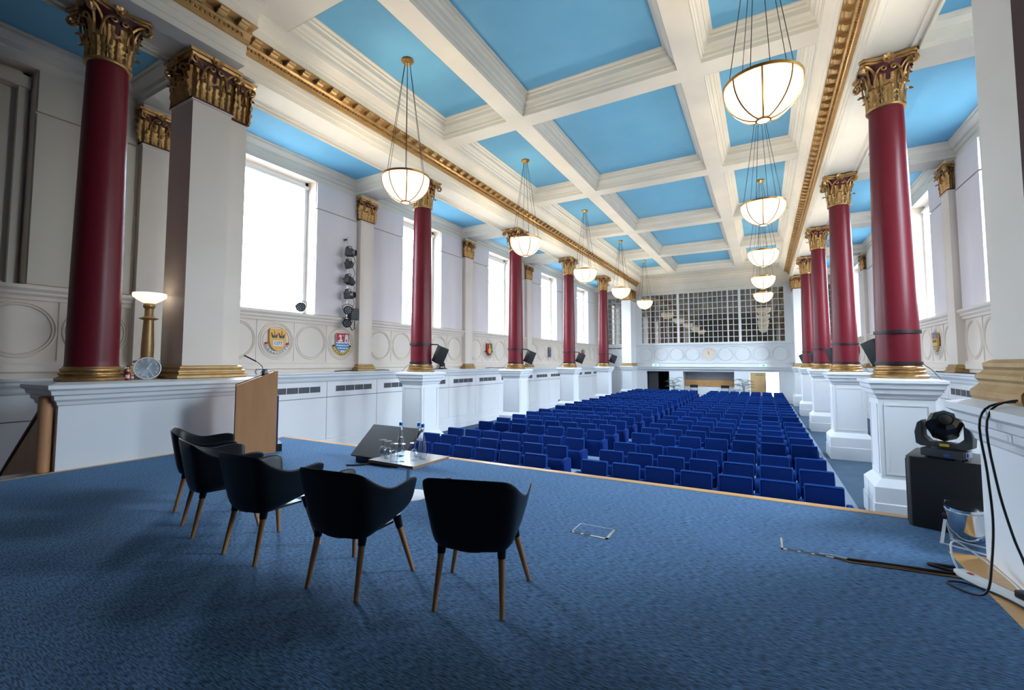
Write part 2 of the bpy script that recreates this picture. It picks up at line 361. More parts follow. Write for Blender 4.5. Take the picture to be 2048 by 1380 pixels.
    for yk in YK: obj('beam', B(x0, x1, yk - .34, yk + .34, 6.80, 7.22), 'ceilcream', aisle)
    obj('beam', B(x0, x1, YK[5] + .3, YB, 6.80, 7.22), 'ceilcream', aisle)
    for i in range(6):
        a, b = ys[i] + .34, ys[i + 1] - .34
        obj('coffer_moulding', MB().ring(x0, x1, a, b, [(.003, 6.797), (.003, 6.88), (.05, 6.90), (.05, 7.0), (.10, 7.02), (.17, 7.10), (.17, 7.15), (.21, 7.16), (.21, 7.19)]), 'ceilcream', aisle, smooth=False)
        obj('blue_panel', B(x0 + .18, x1 - .18, a + .18, b - .18, 7.185, 7.205), 'blue', aisle)
    # entablature
    D = (lambda d: XL + d) if side == 0 else (lambda d: XR - d)
    def pr(poly, y0, y1): return MB().prism([(D(d), z) for d, z in poly], y0, y1, 'y')
    core = [(-.40, 6.85), (-.30, 6.85), (-.30, 6.87), (-.24, 6.89), (.24, 6.89), (.30, 6.87), (.30, 6.85), (.38, 6.85), (.38, 6.96), (.40, 6.97), (.40, 7.10), (.42, 7.11), (.42, 7.46), (.74, 7.46), (.74, 7.58), (.77, 7.59), (.79, 7.63), (.90, 7.70), (.95, 7.72), (.97, 7.78), (.97, 8.4), (-.40, 8.4)]
    gold = [(.40, 7.22), (.47, 7.22), (.47, 7.27), (.49, 7.28), (.50, 7.33), (.55, 7.37), (.55, 7.445), (.735, 7.445), (.735, 7.459), (.40, 7.459)]
    ent = struct('trim_1' if side == 0 else 'trim_2', pr(core, YK[0] + .08, YB), 'ceilcream', f'cream entablature with gilded cornice over the {sn} columns')
    sh = lambda poly, s: [(d + s if d > .35 else d, z) for d, z in poly]
    obj('stage_entablature', pr(sh(core, .27), YF, YK[0] + .08), 'ceilcream', ent, smooth=False)
    obj('gilded_moulding', pr(gold, YK[0] + .08, YB - .02), 'goldmatte', ent, smooth=False)
    obj('gilded_moulding', pr(sh(gold, .27), YF, YK[0] + .10), 'goldmatte', ent, smooth=False)
    bead = MB(); y = YK[0] + .12
    while y < YB: bead.box(*sorted((D(.49), D(.525))), y, y + .035, 7.285, 7.325); y += .075
    y = YF
    while y < YK[0]: bead.box(*sorted((D(.76), D(.795))), y, y + .035, 7.285, 7.325); y += .075
    obj('bead_course', bead, 'gold', ent, smooth=False)['kind'] = 'stuff'
    mp = [(.0, 7.455), (.0, 7.37), (.05, 7.355), (.10, 7.365), (.13, 7.40), (.165, 7.395), (.18, 7.42), (.18, 7.455)]
    mm = MB().prism([(d * sg, z) for d, z in mp], -.075, .075, 'y').mesh('modillion', False, .006, 1)
    y = YK[0] + .28
    while y < YB - .1: obj('modillion', mm, 'goldmatte', ent, Matrix.Translation((D(.545), y, 0))); y += .345
    y = YK[0] - .12
    while y > 1.0: obj('modillion', mm, 'goldmatte', ent, Matrix.Translation((D(.815), y, 0))); y -= .345
wr = struct('wall_stage', B(XWL - .6, XWR + .6, YF - .3, YF, HF, 8.4), 'unseendark', 'unseen wall behind the stage, coloured dark to dim it')  # out of view; dark colour chosen to cut light bounced onto the stage

# ------------------------------------------------------------------ nave ceiling
ceil = struct('ceiling', B(XWL - .6, XWR + .6, YF - .3, YB + .6, 8.29, 8.5), 'ceilcream', 'coffered hall ceiling of cream beams and blue panels')
CX = [(-7.76, -5.70), (-5.22, mx(-5.22)), (mx(-5.70), mx(-7.76))]
CY = [(YF + .3, 3.75), (5.10, YK[1] - .25)] + [(YK[i] + .25, YK[i + 1] - .25) for i in range(1, 4)] + [(YK[4] + .25, 32.9)]
prof = [(.003, ZW - .003), (.003, 7.86), (.035, 7.88), (.035, 7.94), (.07, 7.96), (.09, 8.02), (.15, 8.06), (.15, 8.16), (.19, 8.18), (.19, 8.22), (.255, 8.235), (.255, 8.28)]
for x0, x1 in ((-5.70, -5.22), (mx(-5.22), mx(-5.70))): obj('beam', B(x0, x1, YF, YB, ZW, 8.3), 'ceilcream', ceil)
for i in range(len(CY) + 1):
    a = YF if i == 0 else CY[i - 1][1]; b = YB if i == len(CY) else CY[i][0]
    for x0, x1 in CX: obj('beam', B(x0, x1, a, b, ZW, 8.3), 'ceilcream', ceil)
for y0, y1 in CY:
    for x0, x1 in CX:
        obj('coffer_moulding', MB().ring(x0, x1, y0, y1, prof), 'ceilcream', ceil, smooth=False)
        obj('blue_panel', B(x0 + .22, x1 - .22, y0 + .22, y1 - .22, 8.262, 8.295), 'blue', ceil)

# ------------------------------------------------------------------ end wall
HO = [(-8.0, 1.33, 2.84, 6.50), (-10.95, -9.25, 2.45, 6.45), (mx(-9.25), mx(-10.95), 2.45, 6.45), (-7.66, -6.04, HF, .81), (-5.08, -1.78, HF, .81), (-.82, .86, HF, .80)]
mb = MB(); holes_boxes(mb, XWL, XWR, HF, 8.4, HO, lambda m, a, b, z0, z1: m.box(a, b, YB, YB + .3, z0, z1))
wb = struct('wall_back', mb, 'white', 'white end wall with a wide gridded window above the doors')
def bsw(prof, x0, x1): return MB().prism([(YB - d, z) for d, z in prof], x0, x1, 'x')
for x0, x1 in ((XWL, -9.1), (-8.38, mx(-8.38)), (mx(-9.1), XWR)):
    obj('ledge', bsw([(0, 1.17), (.22, 1.17), (.22, 1.13), (.16, 1.06), (.14, .98), (.06, .90), (0, .88)], x0, x1), 'white', wb, smooth=False)
    obj('sill_moulding', bsw([(0, 2.58), (.05, 2.58), (.06, 2.66), (.12, 2.74), (.12, 2.82), (0, 2.82)], x0, x1), 'white', wb, smooth=False)
    obj('band_moulding', bsw([(0, 1.42), (.04, 1.42), (.04, 1.50), (0, 1.50)], x0, x1), 'white', wb, smooth=False)
obj('upper_panel', B(-8.4, mx(-8.4), YB - .012, YB, 6.52, 7.80), 'ceilcream', wb)
for z in (6.62, 7.15, 7.55): obj('head_moulding', bsw([(0, z), (.05, z), (.07, z + .04), (.07, z + .07), (0, z + .09)], -8.4, mx(-8.4)), 'ceilcream', wb, smooth=False)
RX = [XC + (k - 4) * 1.075 for k in range(9)]
for x in RX: obj('roundel', roundel_mesh(2, 'w'), 'white', wb, Matrix.Translation((x, YB, 2.05)) @ Matrix.Rotation(-PI / 2, 4, 'Z'))
for k in range(10): obj('stile', B(RX[0] + (k - .5) * 1.075 - .018, RX[0] + (k - .5) * 1.075 + .018, YB - .016, YB, 1.5, 2.58), 'white', wb)
for x in (-10.1, mx(-10.1)): obj('roundel', roundel_mesh(2, 'w'), 'white', wb, Matrix.Translation((x, YB, 2.0)) @ Matrix.Rotation(-PI / 2, 4, 'Z'))
def grid_window(name, label, x0, x1, z0, z1, cols, nz, seed=0):
    """cols: list of pane counts or mullion widths (floats)"""
    fm = MB(); nP = sum(c for c in cols if isinstance(c, int)); p = (x1 - x0 - sum(c for c in cols if isinstance(c, float))) / nP
    w = struct(name, MB().box(x0, x1, YB + .05, YB + .13, z1 - .04, z1).box(x0, x1, YB + .05, YB + .13, z0, z0 + .04), 'white', label)
    hz = (z1 - z0) / nz; x = x0; pm = None
    pm = B(-p / 2 + .014, p / 2 - .014, -.003, .003, -hz / 2 + .014, hz / 2 - .014).mesh('pane', False)
    for c in cols:
        if isinstance(c, float): obj('mullion', B(x, x + c, YB + .03, YB + .15, z0, z1), 'white', w); x += c; continue
        for i in range(c):
            if i: obj('glazing_bar', B(x - .02, x + .02, YB + .06, YB + .12, z0, z1), 'white', w)
            for j in range(nz):
                obj('pane', pm, 'pane', w, Matrix.Translation((x + p / 2, YB + .09, z0 + (j + .5) * hz)))
            x += p
    for j in range(1, nz): obj('glazing_bar', B(x0, x1, YB + .06, YB + .12, z0 + j * hz - .02, z0 + j * hz + .02), 'white', w)
    return w
nwin += 1; grid_window(f'window_{nwin}', 'wide white gridded window across the end wall', -8.0, 1.33, 2.84, 6.50, [.05, 2, .07, 6, .16, 2, .08, 8, .08, 2, .16, 6, .07, 2, .05], 9)
nwin += 1; grid_window(f'window_{nwin}', 'narrow gridded window at the end of the left aisle', -10.95, -9.25, 2.45, 6.45, [.05, 5, .05], 10)
nwin += 1; grid_window(f'window_{nwin}', 'narrow gridded window at the end of the right aisle', mx(-9.25), mx(-10.95), 2.45, 6.45, [.05, 5, .05], 10)
# gallery room behind the gridded windows, lobby rooms behind the doorways
def room(name, label, x0, x1, y0, y1, z0, z1, m):
    mb = MB(); t = .1
    mb.box(x0 - t, x1 + t, y1, y1 + t, z0 - t, z1 + t).box(x0 - t, x0, y0, y1, z0 - t, z1 + t).box(x1, x1 + t, y0, y1, z0 - t, z1 + t).box(x0, x1, y0, y1, z0 - t, z0).box(x0, x1, y0, y1, z1, z1 + t)
    return struct(name, mb, m, label)
room('wall_gallery', 'dim gallery room behind the end wall windows', XWL, XWR, YB + .3, YB + 4.6, 2.3, 7.0, 'gallery')
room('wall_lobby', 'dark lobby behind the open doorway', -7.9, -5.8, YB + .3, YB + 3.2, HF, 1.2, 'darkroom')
room('wall_recess', 'white recess behind the wooden desk', -5.08, -1.78, YB + .3, YB + 1.6, HF, .81, 'white')
room('wall_porch', 'bright porch outside the open door', -.95, 1.1, YB + .3, YB + 2.6, HF, 1.2, 'white')
nwin += 1; struct(f'window_{nwin}', B(-.8, 1.0, YB + 2.55, YB + 2.59, HF + .1, 1.1), 'daylightdoor', 'glowing panel added for the daylight beyond the open door')  # added emitter standing in for daylight through the doorway
d1 = struct('door_1', B(-.80, .12, YB + .02, YB + .07, HF + .01, .79), 'doorwood', 'pale wooden door with a green sign in the end wall', bevel=.004)
obj('sign', B(-.48, -.02, YB + .012, YB + .02, .58, .70), 'green', d1); 
for i in range(5): obj('sign_mark', B(-.45 + i * .09, -.40 + i * .09, YB + .009, YB + .012, .61, .67), 'arms_white', d1)
obj('handle', MB().box(.05, .08, YB - .04, YB + .02, -.25, .02).box(.04, .09, YB + .0, YB + .02, -.28, .05), 'alu', d1)
d2 = struct('door_2', B(-7.62, -6.9, YB + .5, YB + .55, HF + .01, .79), 'darkgrey', 'dark door leaf standing in the left doorway of the end wall')
for x, s in ((-6.96, 'left'), (-.03, 'right')):
    e = thing('exit_sign', f'small green and white exit sign above the {s} doorway of the end wall', 'sign', T(x, YB, 1.20), 'exit signs')
    obj('housing', B(-.20, .20, -.27, -.22, -.02, .13), 'exitwhite', e, bevel=.004); obj('running_figure', MB().box(-.05, .12, -.274, -.27, .0, .11), 'exitgreen', e)
    obj('arrow', MB().prism([(-.16, .055), (-.11, .09), (-.11, .02)], -.274, -.27, 'y'), 'exitgreen', e)

# ------------------------------------------------------------------ capitals, columns, piers, pilasters
def leaf_mesh(h, w, name='leaf'):
    vs = []; fs = []; nu, nv = 7, 10
    for j in range(nv):
        v = j / (nv - 1); wd = w * (.74 + .40 * math.sin(PI * min(v * 1.05, 1))) * (1 if v < .68 else 1 - (v - .68) * 1.9)
        wd *= 1 + (.22 if j % 2 else -.20)
        if v < .70: out, z = .016 + .03 * v * v, h * v * 1.25
        else: a = (v - .70) / .30 * 2.7; out, z = .031 + .055 * (1 - math.cos(a)), h * .875 + .075 * math.sin(a)
        for i in range(nu):
            u = i / (nu - 1) * 2 - 1
            vs.append((out - .030 * u * u - (.024 if i in (2, 4) else .006 if i in (1, 5) else 0) * (1 - .4 * v), u * wd / 2, z - (.02 * abs(u) if j % 2 == 0 else 0)))
    for j in range(nv - 1):
        for i in range(nu - 1): fs.append((j * nu + i, j * nu + i + 1, (j + 1) * nu + i + 1, (j + 1) * nu + i))
    return MB().add(vs, fs).mesh(name)
LEAF_S = leaf_mesh(.29, .165); LEAF_L = leaf_mesh(.53, .165)
def scroll(p0, p1, up, r, turns=1.15, n=9):
    """ribbon path from p0 rising to p1, then curling down into a scroll; in the plane of p0->p1 and z"""
    p0, p1 = Vector(p0), Vector(p1); h = Vector((p1.x - p0.x, p1.y - p0.y, 0)); hl = h.length; h.normalize(); pts = []
    for i in range(7):
        t = i / 6; pts.append(p0 + h * hl * (t ** 1.7) + Vector((0, 0, (p1.z - p0.z) * math.sin(t * PI / 2))))
    c = p1 - Vector((0, 0, r))
    for i in range(1, n):
        a = PI / 2 - turns * 2 * PI * i / n; rr = r * (1 - .62 * i / n); pts.append(c + h * rr * math.cos(a) + Vector((0, 0, rr * math.sin(a))))
    return pts
def volute_mesh():
    mb = MB()
    for s in (-.26, .26):
        p = scroll((.265 * math.cos(s), .265 * math.sin(s), .36), (.475, 0, .735), 1, .075)
        mb.tube(p, [.022] * 7 + [.026] * (len(p) - 7), 5)
    return mb.mesh('volute')
VOL = volute_mesh()
def helix_mesh():
    mb = MB()
    for s in (-1, 1):
        pts = [Vector((.262, s * .20, .34))]
        for i in range(1, 6): t = i / 5; pts.append(Vector((.27 + .06 * t, s * (.20 - .13 * t * t), .34 + .33 * math.sin(t * PI / 2))))
        for i in range(1, 6): a = PI / 2 + i * 1.0; pts.append(Vector((.335, s * (.07 + .045 * math.cos(a) * (1 - .1 * i)), .625 + .045 * math.sin(a) * (1 - .1 * i))))
        mb.tube(pts, .017, 5)
    return mb.mesh('helix')
HEL = helix_mesh()
def rosette_mesh():
    mb = MB(); Q = Matrix.Rotation(PI / 2, 4, 'Y')
    mb.lathe([(.0, .045), (.022, .04), (.03, .02), (.03, .0)], 10, M=Q)
    for i in range(8): mb.add([(.0, .018, -.014), (.0, .018, .014), (.03, .075, .024), (.036, .095, 0), (.03, .075, -.024)], [(0, 1, 2, 3, 4)], Matrix.Rotation(i * PI / 4, 4, 'X'))
    return mb.mesh('rosette')
ROS = rosette_mesh()
def abacus_mesh(h):
    def star(hh, cut):
        P = []; e = hh * .16
        for q in range(4):
            a = q * PI / 2; R = Matrix.Rotation(a, 2)
            for t in [i / 6 for i in range(7)]:
                y = -hh + e + (2 * hh - 2 * e) * t; x = hh - cut * math.sin(PI * t)
                P.append(tuple(R @ Vector((x, y))))
        return P
    mb = MB().prism(star(h * .94, h * .20), .74, .785).prism(star(h, h * .20), .785, .84)
    return mb.mesh('abacus', bevel=.008, seg=1)
ABA = abacus_mesh(.42)
def round_capital(par, z, s=1.0):
    cap = obj('capital', MB().lathe([(.245, 0), (.285, .012), (.285, .035), (.25, .05), (.24, .3), (.26, .5), (.33, .68), (.37, .735)], 24), 'maroondark', par, T(0, 0, z, s=s)); cap['label'] = 'gilded leafy capital'
    obj('bell', MB().lathe([(.248, .03), (.252, .05), (.246, .3), (.256, .44), (.25, .46)], 24, caps=False), 'gold', cap)
    for i in range(8):
        obj('leaf', LEAF_S, 'gold', cap, T(0, 0, .03, i * PI / 4) @ Matrix.Translation((.272, 0, 0)))
        obj('leaf', LEAF_L, 'gold', cap, T(0, 0, .04, i * PI / 4 + PI / 8) @ Matrix.Translation((.262, 0, 0)))
    for i in range(4):
        obj('volute', VOL, 'gold', cap, T(0, 0, 0, PI / 4 + i * PI / 2)); obj('helix', HEL, 'gold', cap, T(0, 0, 0, i * PI / 2)); obj('rosette', ROS, 'gold', cap, T(.36 * math.cos(i * PI / 2), .36 * math.sin(i * PI / 2), .76, i * PI / 2))
    obj('abacus', ABA, 'gold', cap); obj('astragal', MB().lathe([(.25, -.02), (.285, -.012), (.292, .012), (.285, .036), (.25, .04)], 24), 'gold', cap)
    return cap
def square_capital(par, z, hx, hy, faces, H=.84):
    """faces: 'E','N','W','S' (out directions +x,+y,-x,-y)"""
    k = H / .84
    cap = obj('capital', MB().stack(0, 0, [(-.02, 0), (.025, .008), (.025, .035), (-.01, .05), (-.015, .45 * k), (.05, .72 * k), (.05, .74 * k)], hx, hy), 'maroondark', par, T(0, 0, z), smooth=False)
    obj('bell', MB().stack(0, 0, [(.0, .04), (.002, .05), (-.004, .42 * k), (-.01, .44 * k)], hx, hy), 'gold', cap, smooth=False)
    for f in faces:
        a = {'E': 0, 'N': PI / 2, 'W': PI, 'S': -PI / 2}[f]; out, half = (hx, hy) if f in 'EW' else (hy, hx)
        n = max(2, round(2 * half / .24)); st = 2 * half / n
        for i in range(n): obj('leaf', LEAF_S, 'gold', cap, T(0, 0, .04, a) @ T(out + .012, -half + (i + .5) * st, 0) @ Matrix.Diagonal((1, st / .20, k, 1)))
        for i in range(n + 1): obj('leaf', LEAF_L, 'gold', cap, T(0, 0, .04, a) @ T(out + .004, -half + i * st, 0) @ Matrix.Diagonal((1, st / .21, k, 1)))
        obj('helix', HEL, 'gold', cap, T(0, 0, 0, a) @ T(out - .25, 0, 0) @ Matrix.Diagonal((1, half / .3, k, 1)))
        obj('rosette', ROS, 'gold', cap, T(0, 0, 0, a) @ T(out + .09, 0, .77 * k))
        for s in (-1, 1):
            mb = MB(); pts = scroll((out + .0, s * half * .45, .36 * k), (out + .07, s * (half + .03), .73 * k), 1, .065 * k); mb.tube(pts, .02, 5)
            obj('volute', mb, 'gold', cap, T(0, 0, 0, a))
    obj('abacus', MB().stack(0, 0, [(.06, .74 * k), (.075, .785 * k), (.105, .79 * k), (.115, H)], hx, hy), 'gold', cap, smooth=False)
    return cap
def pedestal(par, hx, hy, z0, name='pedestal'):
    pd = obj(name, MB().stack(0, 0, [(.13, z0), (.13, z0 + .33), (.115, z0 + .345), (.115, z0 + .60), (.09, z0 + .63), (.03, z0 + .70), (0, z0 + .73), (0, .84), (.02, .86), (.03, .90), (.07, .94), (.08, 1.0), (.11, 1.03), (.12, 1.09), (.15, 1.12), (.15, 1.165), (.05, ZP)], hx, hy), 'white', par, smooth=False)
    for a in range(4):
        out, half = (hx, hy) if a % 2 == 0 else (hy, hx)
        R = T(0, 0, 0, a * PI / 2)
        fr = MB()
        zz0, zz1 = z0 + .80, .76
        for y0, y1, q0, q1 in ((-half + .07, -half + .095, zz0, zz1), (half - .095, half - .07, zz0, zz1), (-half + .07, half - .07, zz0, zz0 + .025), (-half + .07, half - .07, zz1 - .025, zz1)): fr.box(out, out + .012, y0, y1, q0, q1)
        obj('panel_moulding', fr, 'white', pd, R)
    return pd
BASE_PROF = [(.385, 0), (.40, .02), (.40, .045), (.375, .065), (.345, .075), (.345, .085), (.365, .10), (.365, .12), (.345, .135), (.335, .145), (.35, .155), (.35, .18), (.325, .195), (.32, .21), (.305, .215)]
def shaft_prof(z0, z1):
    H = z1 - z0; return [(.312, z0), (.305, z0 + .03), (.303, z0 + .08)] + [(.303 - .055 * (t ** 1.5), z0 + .08 + (H - .08) * t) for t in [i / 8 for i in range(1, 9)]]
BASE_ME = MB().lathe(BASE_PROF, 40).mesh('base'); SHAFT_ME = MB().lathe(shaft_prof(ZP + .21, ZS), 40).mesh('shaft')
def column(x, y, label, ped=True):
    c = thing('column', label, 'column', T(x, y, 0), 'maroon columns with gilded capitals')
    if ped: pedestal(c, .37, .37, HF)
    obj('base', BASE_ME, 'gold', c, T(0, 0, ZP)); obj('shaft', SHAFT_ME, 'maroon', c); round_capital(c, ZS)
    return c
c1 = column(XL, YK[1], 'maroon column with gilded capital in the left row, second from the stage stairs')
for k in (2, 3, 4): dup(c1, T(XL, YK[k], 0), ['', '', 'maroon column on white pedestal, third in the left row from the stage', 'maroon column on white pedestal, fourth in the left row from the stage', 'maroon column on white pedestal, farthest in the left row'][k])
for k in (1, 2, 3, 4): dup(c1, T(XR, YK[k], 0), ['', 'largest maroon column on a white pedestal, behind the black moving head light', 'maroon column on white pedestal, second in the right row', 'maroon column on white pedestal, third in the right row', 'maroon column on white pedestal, farthest in the right row'][k])
column(XR, 2.80, 'maroon column on the right stage plinth beside the pale pier', False)
column(XL, 2.80, 'dark maroon column standing on the white block beside the stage stairs', False)

GBASE = [(.10, 0), (.11, .02), (.11, .05), (.085, .07), (.07, .085), (.07, .10), (.085, .115), (.085, .135), (.06, .15), (.045, .165), (.05, .18), (.05, .20), (.02, .215), (0, .22)]
def square_base(par, hx, hy, z, k=1.0, o=1.0): return obj('base', MB().stack(0, 0, [(a * o, z + b * k) for a, b in GBASE], hx, hy), 'goldmatte', par, smooth=False)
def block(name, label, x0, x1, y0, y1, z0):
    cx, cy2, hx, hy = (x0 + x1) / 2, (y0 + y1) / 2, (x1 - x0) / 2, (y1 - y0) / 2
    t = thing(name, label, 'plinth', T(cx, cy2, 0))
    obj('body', MB().stack(0, 0, [(0, z0), (0, .88)], hx, hy), 'white', t, smooth=False)
    obj('cornice', MB().stack(0, 0, [(0, .87), (.02, .89), (.03, .93), (.06, .96), (.065, 1.01), (.10, 1.03), (.11, 1.08), (.15, 1.11), (.15, 1.16), (.02, ZP)], hx, hy), 'white', t, smooth=False)
    return t
block('stage_plinth', 'white plinth carrying the dark column, lamp and grey pier at the stage side', -9.15, -8.35, 2.35, 4.98, HF)
block('stage_plinth', 'white plinth with hanging cables at the right edge of the stage', 1.42, 2.75, -1.0, 4.77, 0)
def pier(x, y, hx, hy, label, faces, flank=None, bk=1.0):
    t = thing('pier', label, 'pier', T(x, y, 0))
    obj('shaft', MB().stack(0, 0, [(0, ZP + .2), (0, ZS - .03), (.03, ZS - .015), (.03, ZS)], hx, hy), 'cream', t, smooth=False); square_base(t, hx, hy, ZP, bk); square_capital(t, ZS, hx, hy, faces)
    if flank:
        fx, fy, fhx, fhy, ff = flank
        s2 = obj('flanking_strip', MB().stack(fx, fy, [(0, ZP + .2), (0, ZS)], fhx, fhy), 'cream', t, smooth=False)
        b2 = square_base(t, fhx, fhy, ZP, bk); b2.location = (fx, fy, 0)
        c2 = square_capital(t, ZS, fhx, fhy, ff); c2.location = (fx, fy, ZS)
    return t
pier(-8.80, 4.17, .37, .32, 'tall grey square pier with gilded capital beside the glowing lamp', 'ESN', (-.15, .49, .37, .2, 'EN'))
pier(1.90, 4.40, .40, .29, 'tall pale square pier at the right edge above the stage plinth', 'WSN', None, 1.35)
for x, s, f in ((-8.74, 'left', 'ES'), (mx(-8.74), 'right', 'WS')):
    t = thing('pier', f'white square pier at the {s} end of the gridded window', 'pier', T(x, 33.65, 0), 'end wall piers')
    obj('shaft', MB().stack(0, 0, [(0, ZP + .2), (0, 6.05)], .34, .745), 'white', t, smooth=False); square_base(t, .34, .745, ZP, 1, .8); square_capital(t, 6.05, .34, .745, f, .78)
    pedestal(t, .36, .75, HF)
PIL = None
def pilaster(x, y, side, label):
    t = thing('pilaster', label, 'pilaster', T(x, y, 0), 'wall pilasters with gilded capitals')
    obj('shaft', MB().stack(0, 0, [(0, ZP + .2), (0, 5.93), (.02, 5.945), (.02, 5.98)], .09, .27), 'cream', t, smooth=False); square_base(t, .09, .27, ZP, 1, .95)
    square_capital(t, 5.97, .09, .27, 'ESN' if side == 0 else 'WSN', .72); obj('impost', MB().stack(0, 0, [(.02, 6.68), (.02, 6.80)], .09, .27), 'ceilcream', t)
    return t
for side in (0, 1):
    p0 = None
    for k in range(5):
        x = XWL + .09 if side == 0 else XWR - .09; lab = f'cream wall pilaster with gilded capital on the {"left" if side == 0 else "right"} wall, {ORD[k]} from the stage'
        if p0 is None: p0 = pilaster(x, YK[k], side, lab)
        else: dup(p0, T(x, YK[k], 0), lab)

# ------------------------------------------------------------------ chandeliers
def chandelier(x, y, label):
    t = thing('chandelier', label, 'chandelier', T(x, y, 0), 'bowl chandeliers on wires')
    zr, zb, R = 5.53, 5.00, .512
    can = obj('canopy', MB().lathe([(.0, 8.27), (.13, 8.27), (.14, 8.24), (.12, 8.21), (.10, 8.20), (.07, 8.165), (.0, 8.16)], 18), 'brass', t)
    n = 8
    P = [(R * math.sin(a), zr - (zr - zb) * math.cos(a)) for a in [PI / 2 - (PI / 2 - .17) * i / 8 for i in range(9)]]
    g = MB().lathe(P, 4, a0=0, a1=2 * PI / n, caps=False).mesh('glass_panel'); rib = MB().tube([(r * 1.004, 0, z - .002) for r, z in P], .012, 5).mesh('rib')
    wire = MB().tube([(.06, 0, 8.19), (.45, 0, 5.56)], .006, 4).mesh('wire')
    for i in range(n):
        obj('glass_panel', g, 'bowlglass', t, T(0, 0, 0, i * 2 * PI / n)); obj('rib', rib, 'brass', t, T(0, 0, 0, i * 2 * PI / n))
    for i in range(6): obj('wire', wire, 'black', t, T(0, 0, 0, i * PI / 3 + .2))
    obj('rim', MB().lathe([(R - .02, zr - .01), (R + .012, zr - .01), (R + .016, zr + .03), (R - .005, zr + .035), (R - .02, zr + .03)], 32, caps=False), 'brass', t)
    obj('bottom_disc', MB().lathe([(.0, zb - .012), (.085, zb - .008), (.09, zb + .01)], 16), 'bowlglass', t); obj('bottom_ring', MB().lathe([(.085, zb - .012), (.105, zb - .008), (.105, zb + .012), (.085, zb + .012)], 20, caps=False), 'brass', t)
    for i in range(3): obj('bulb', MB().lathe([(0, -.06), (.045, -.04), (.06, 0), (.045, .04), (0, .06)], 10, c=(.14 * math.cos(i * 2.094), .14 * math.sin(i * 2.094), zr - .22)), 'bulb', t)
    obj('crown_ring', MB().lathe([(.22, zr + .03), (.25, zr + .03), (.25, zr + .11), (.22, zr + .11)], 20, caps=False), 'brass', t)
    return t
ch0 = chandelier(-6.80, 7.36, 'glowing bowl chandelier, nearest and largest of the left row')
for side in (0, 1):
    for k in range(5):
        if side == 0 and k == 0: continue
        dup(ch0, T(-6.80 if side == 0 else .10, 7.36 + k * BAY, 0, 0), ['glowing bowl chandelier, nearest and largest of all, in the right row' if side else '', f'glowing bowl chandelier, second in the {"right" if side else "left"} row', f'glowing bowl chandelier, third in the {"right" if side else "left"} row', f'glowing bowl chandelier, fourth in the {"right" if side else "left"} row', f'glowing bowl chandelier, farthest in the {"right" if side else "left"} row'][k])

# ------------------------------------------------------------------ auditorium seats
ROWS = [8.17, 9.24, 10.31] + [11.89 + 1.083 * i for i in range(5)] + [17.84 + 1.083 * i for i in range(5)] + [23.74 + 1.083 * i for i in range(5)] + [29.62, 30.66, 31.70]
def rbox(x0, x1, y0, y1, z0, z1, r, name, seg=2, shear=0):
    me = B(x0, x1, y0, y1, z0, z1).mesh(name, True, r, seg)
    if shear:
        for v in me.vertices: v.co.y += shear * (v.co.z - z0)
    return me
Z0 = HF
BACK = rbox(-.25, .25, .0, .09, Z0 + .42, Z0 + .85, .028, 'backrest', 3, .10)
PIPE = MB().tube([(-.243, .004 + .10 * .03, Z0 + .45), (-.243, .004 + .038, Z0 + .82), (-.235, .041, Z0 + .835), (-.22, .042, Z0 + .842), (.22, .042, Z0 + .842), (.235, .041, Z0 + .835), (.243, .038 + .004, Z0 + .82), (.243, .007, Z0 + .45)], .006, 5).mesh('piping')
PAN = rbox(-.235, .235, -.19, -.07, Z0 + .17, Z0 + .585, .035, 'seat_pan', 3, .12)
ARM = MB().prism([(.08, Z0 + .60), (.08, Z0 + .12), (-.22, Z0 + .12), (-.30, Z0 + .30), (-.34, Z0 + .54), (-.32, Z0 + .60), (-.27, Z0 + .635), (.0, Z0 + .635)], -.035, .035, 'x').mesh('armrest', True, .014, 2)
FOOT = MB().box(-.03, .03, -.16, .06, Z0, Z0 + .03).box(-.022, .022, -.08, .0, Z0 + .02, Z0 + .20).mesh('foot', False)
SEATW = .592
def seat(x, y, label, end):
    s = thing('auditorium_seat', label, 'seat', T(x, y, 0), 'blue seats facing the stage')
    b = obj('backrest', BACK, 'seat', s); obj('piping', PIPE, 'seatpipe', b); obj('seat_pan', PAN, 'seat', s)
    obj('armrest', ARM, 'seat', s, T(SEATW / 2, 0, 0)); obj('foot', FOOT, 'black', s, T(SEATW / 2, 0, 0))
    if end: obj('armrest', ARM, 'seat', s, T(-SEATW / 2, 0, 0)); obj('foot', FOOT, 'black', s, T(-SEATW / 2, 0, 0))
for r, y in enumerate(ROWS):
    for k in range(7):
        seat(-4.05 - k * SEATW, y, f'blue tip-up seat, {ORD[k]} from the centre aisle, {ORD[r]} row of left block', k == 6)
        seat(-2.82 + k * SEATW, y, f'blue tip-up seat, {ORD[k]} from the centre aisle, {ORD[r]} row of right block', k == 0)

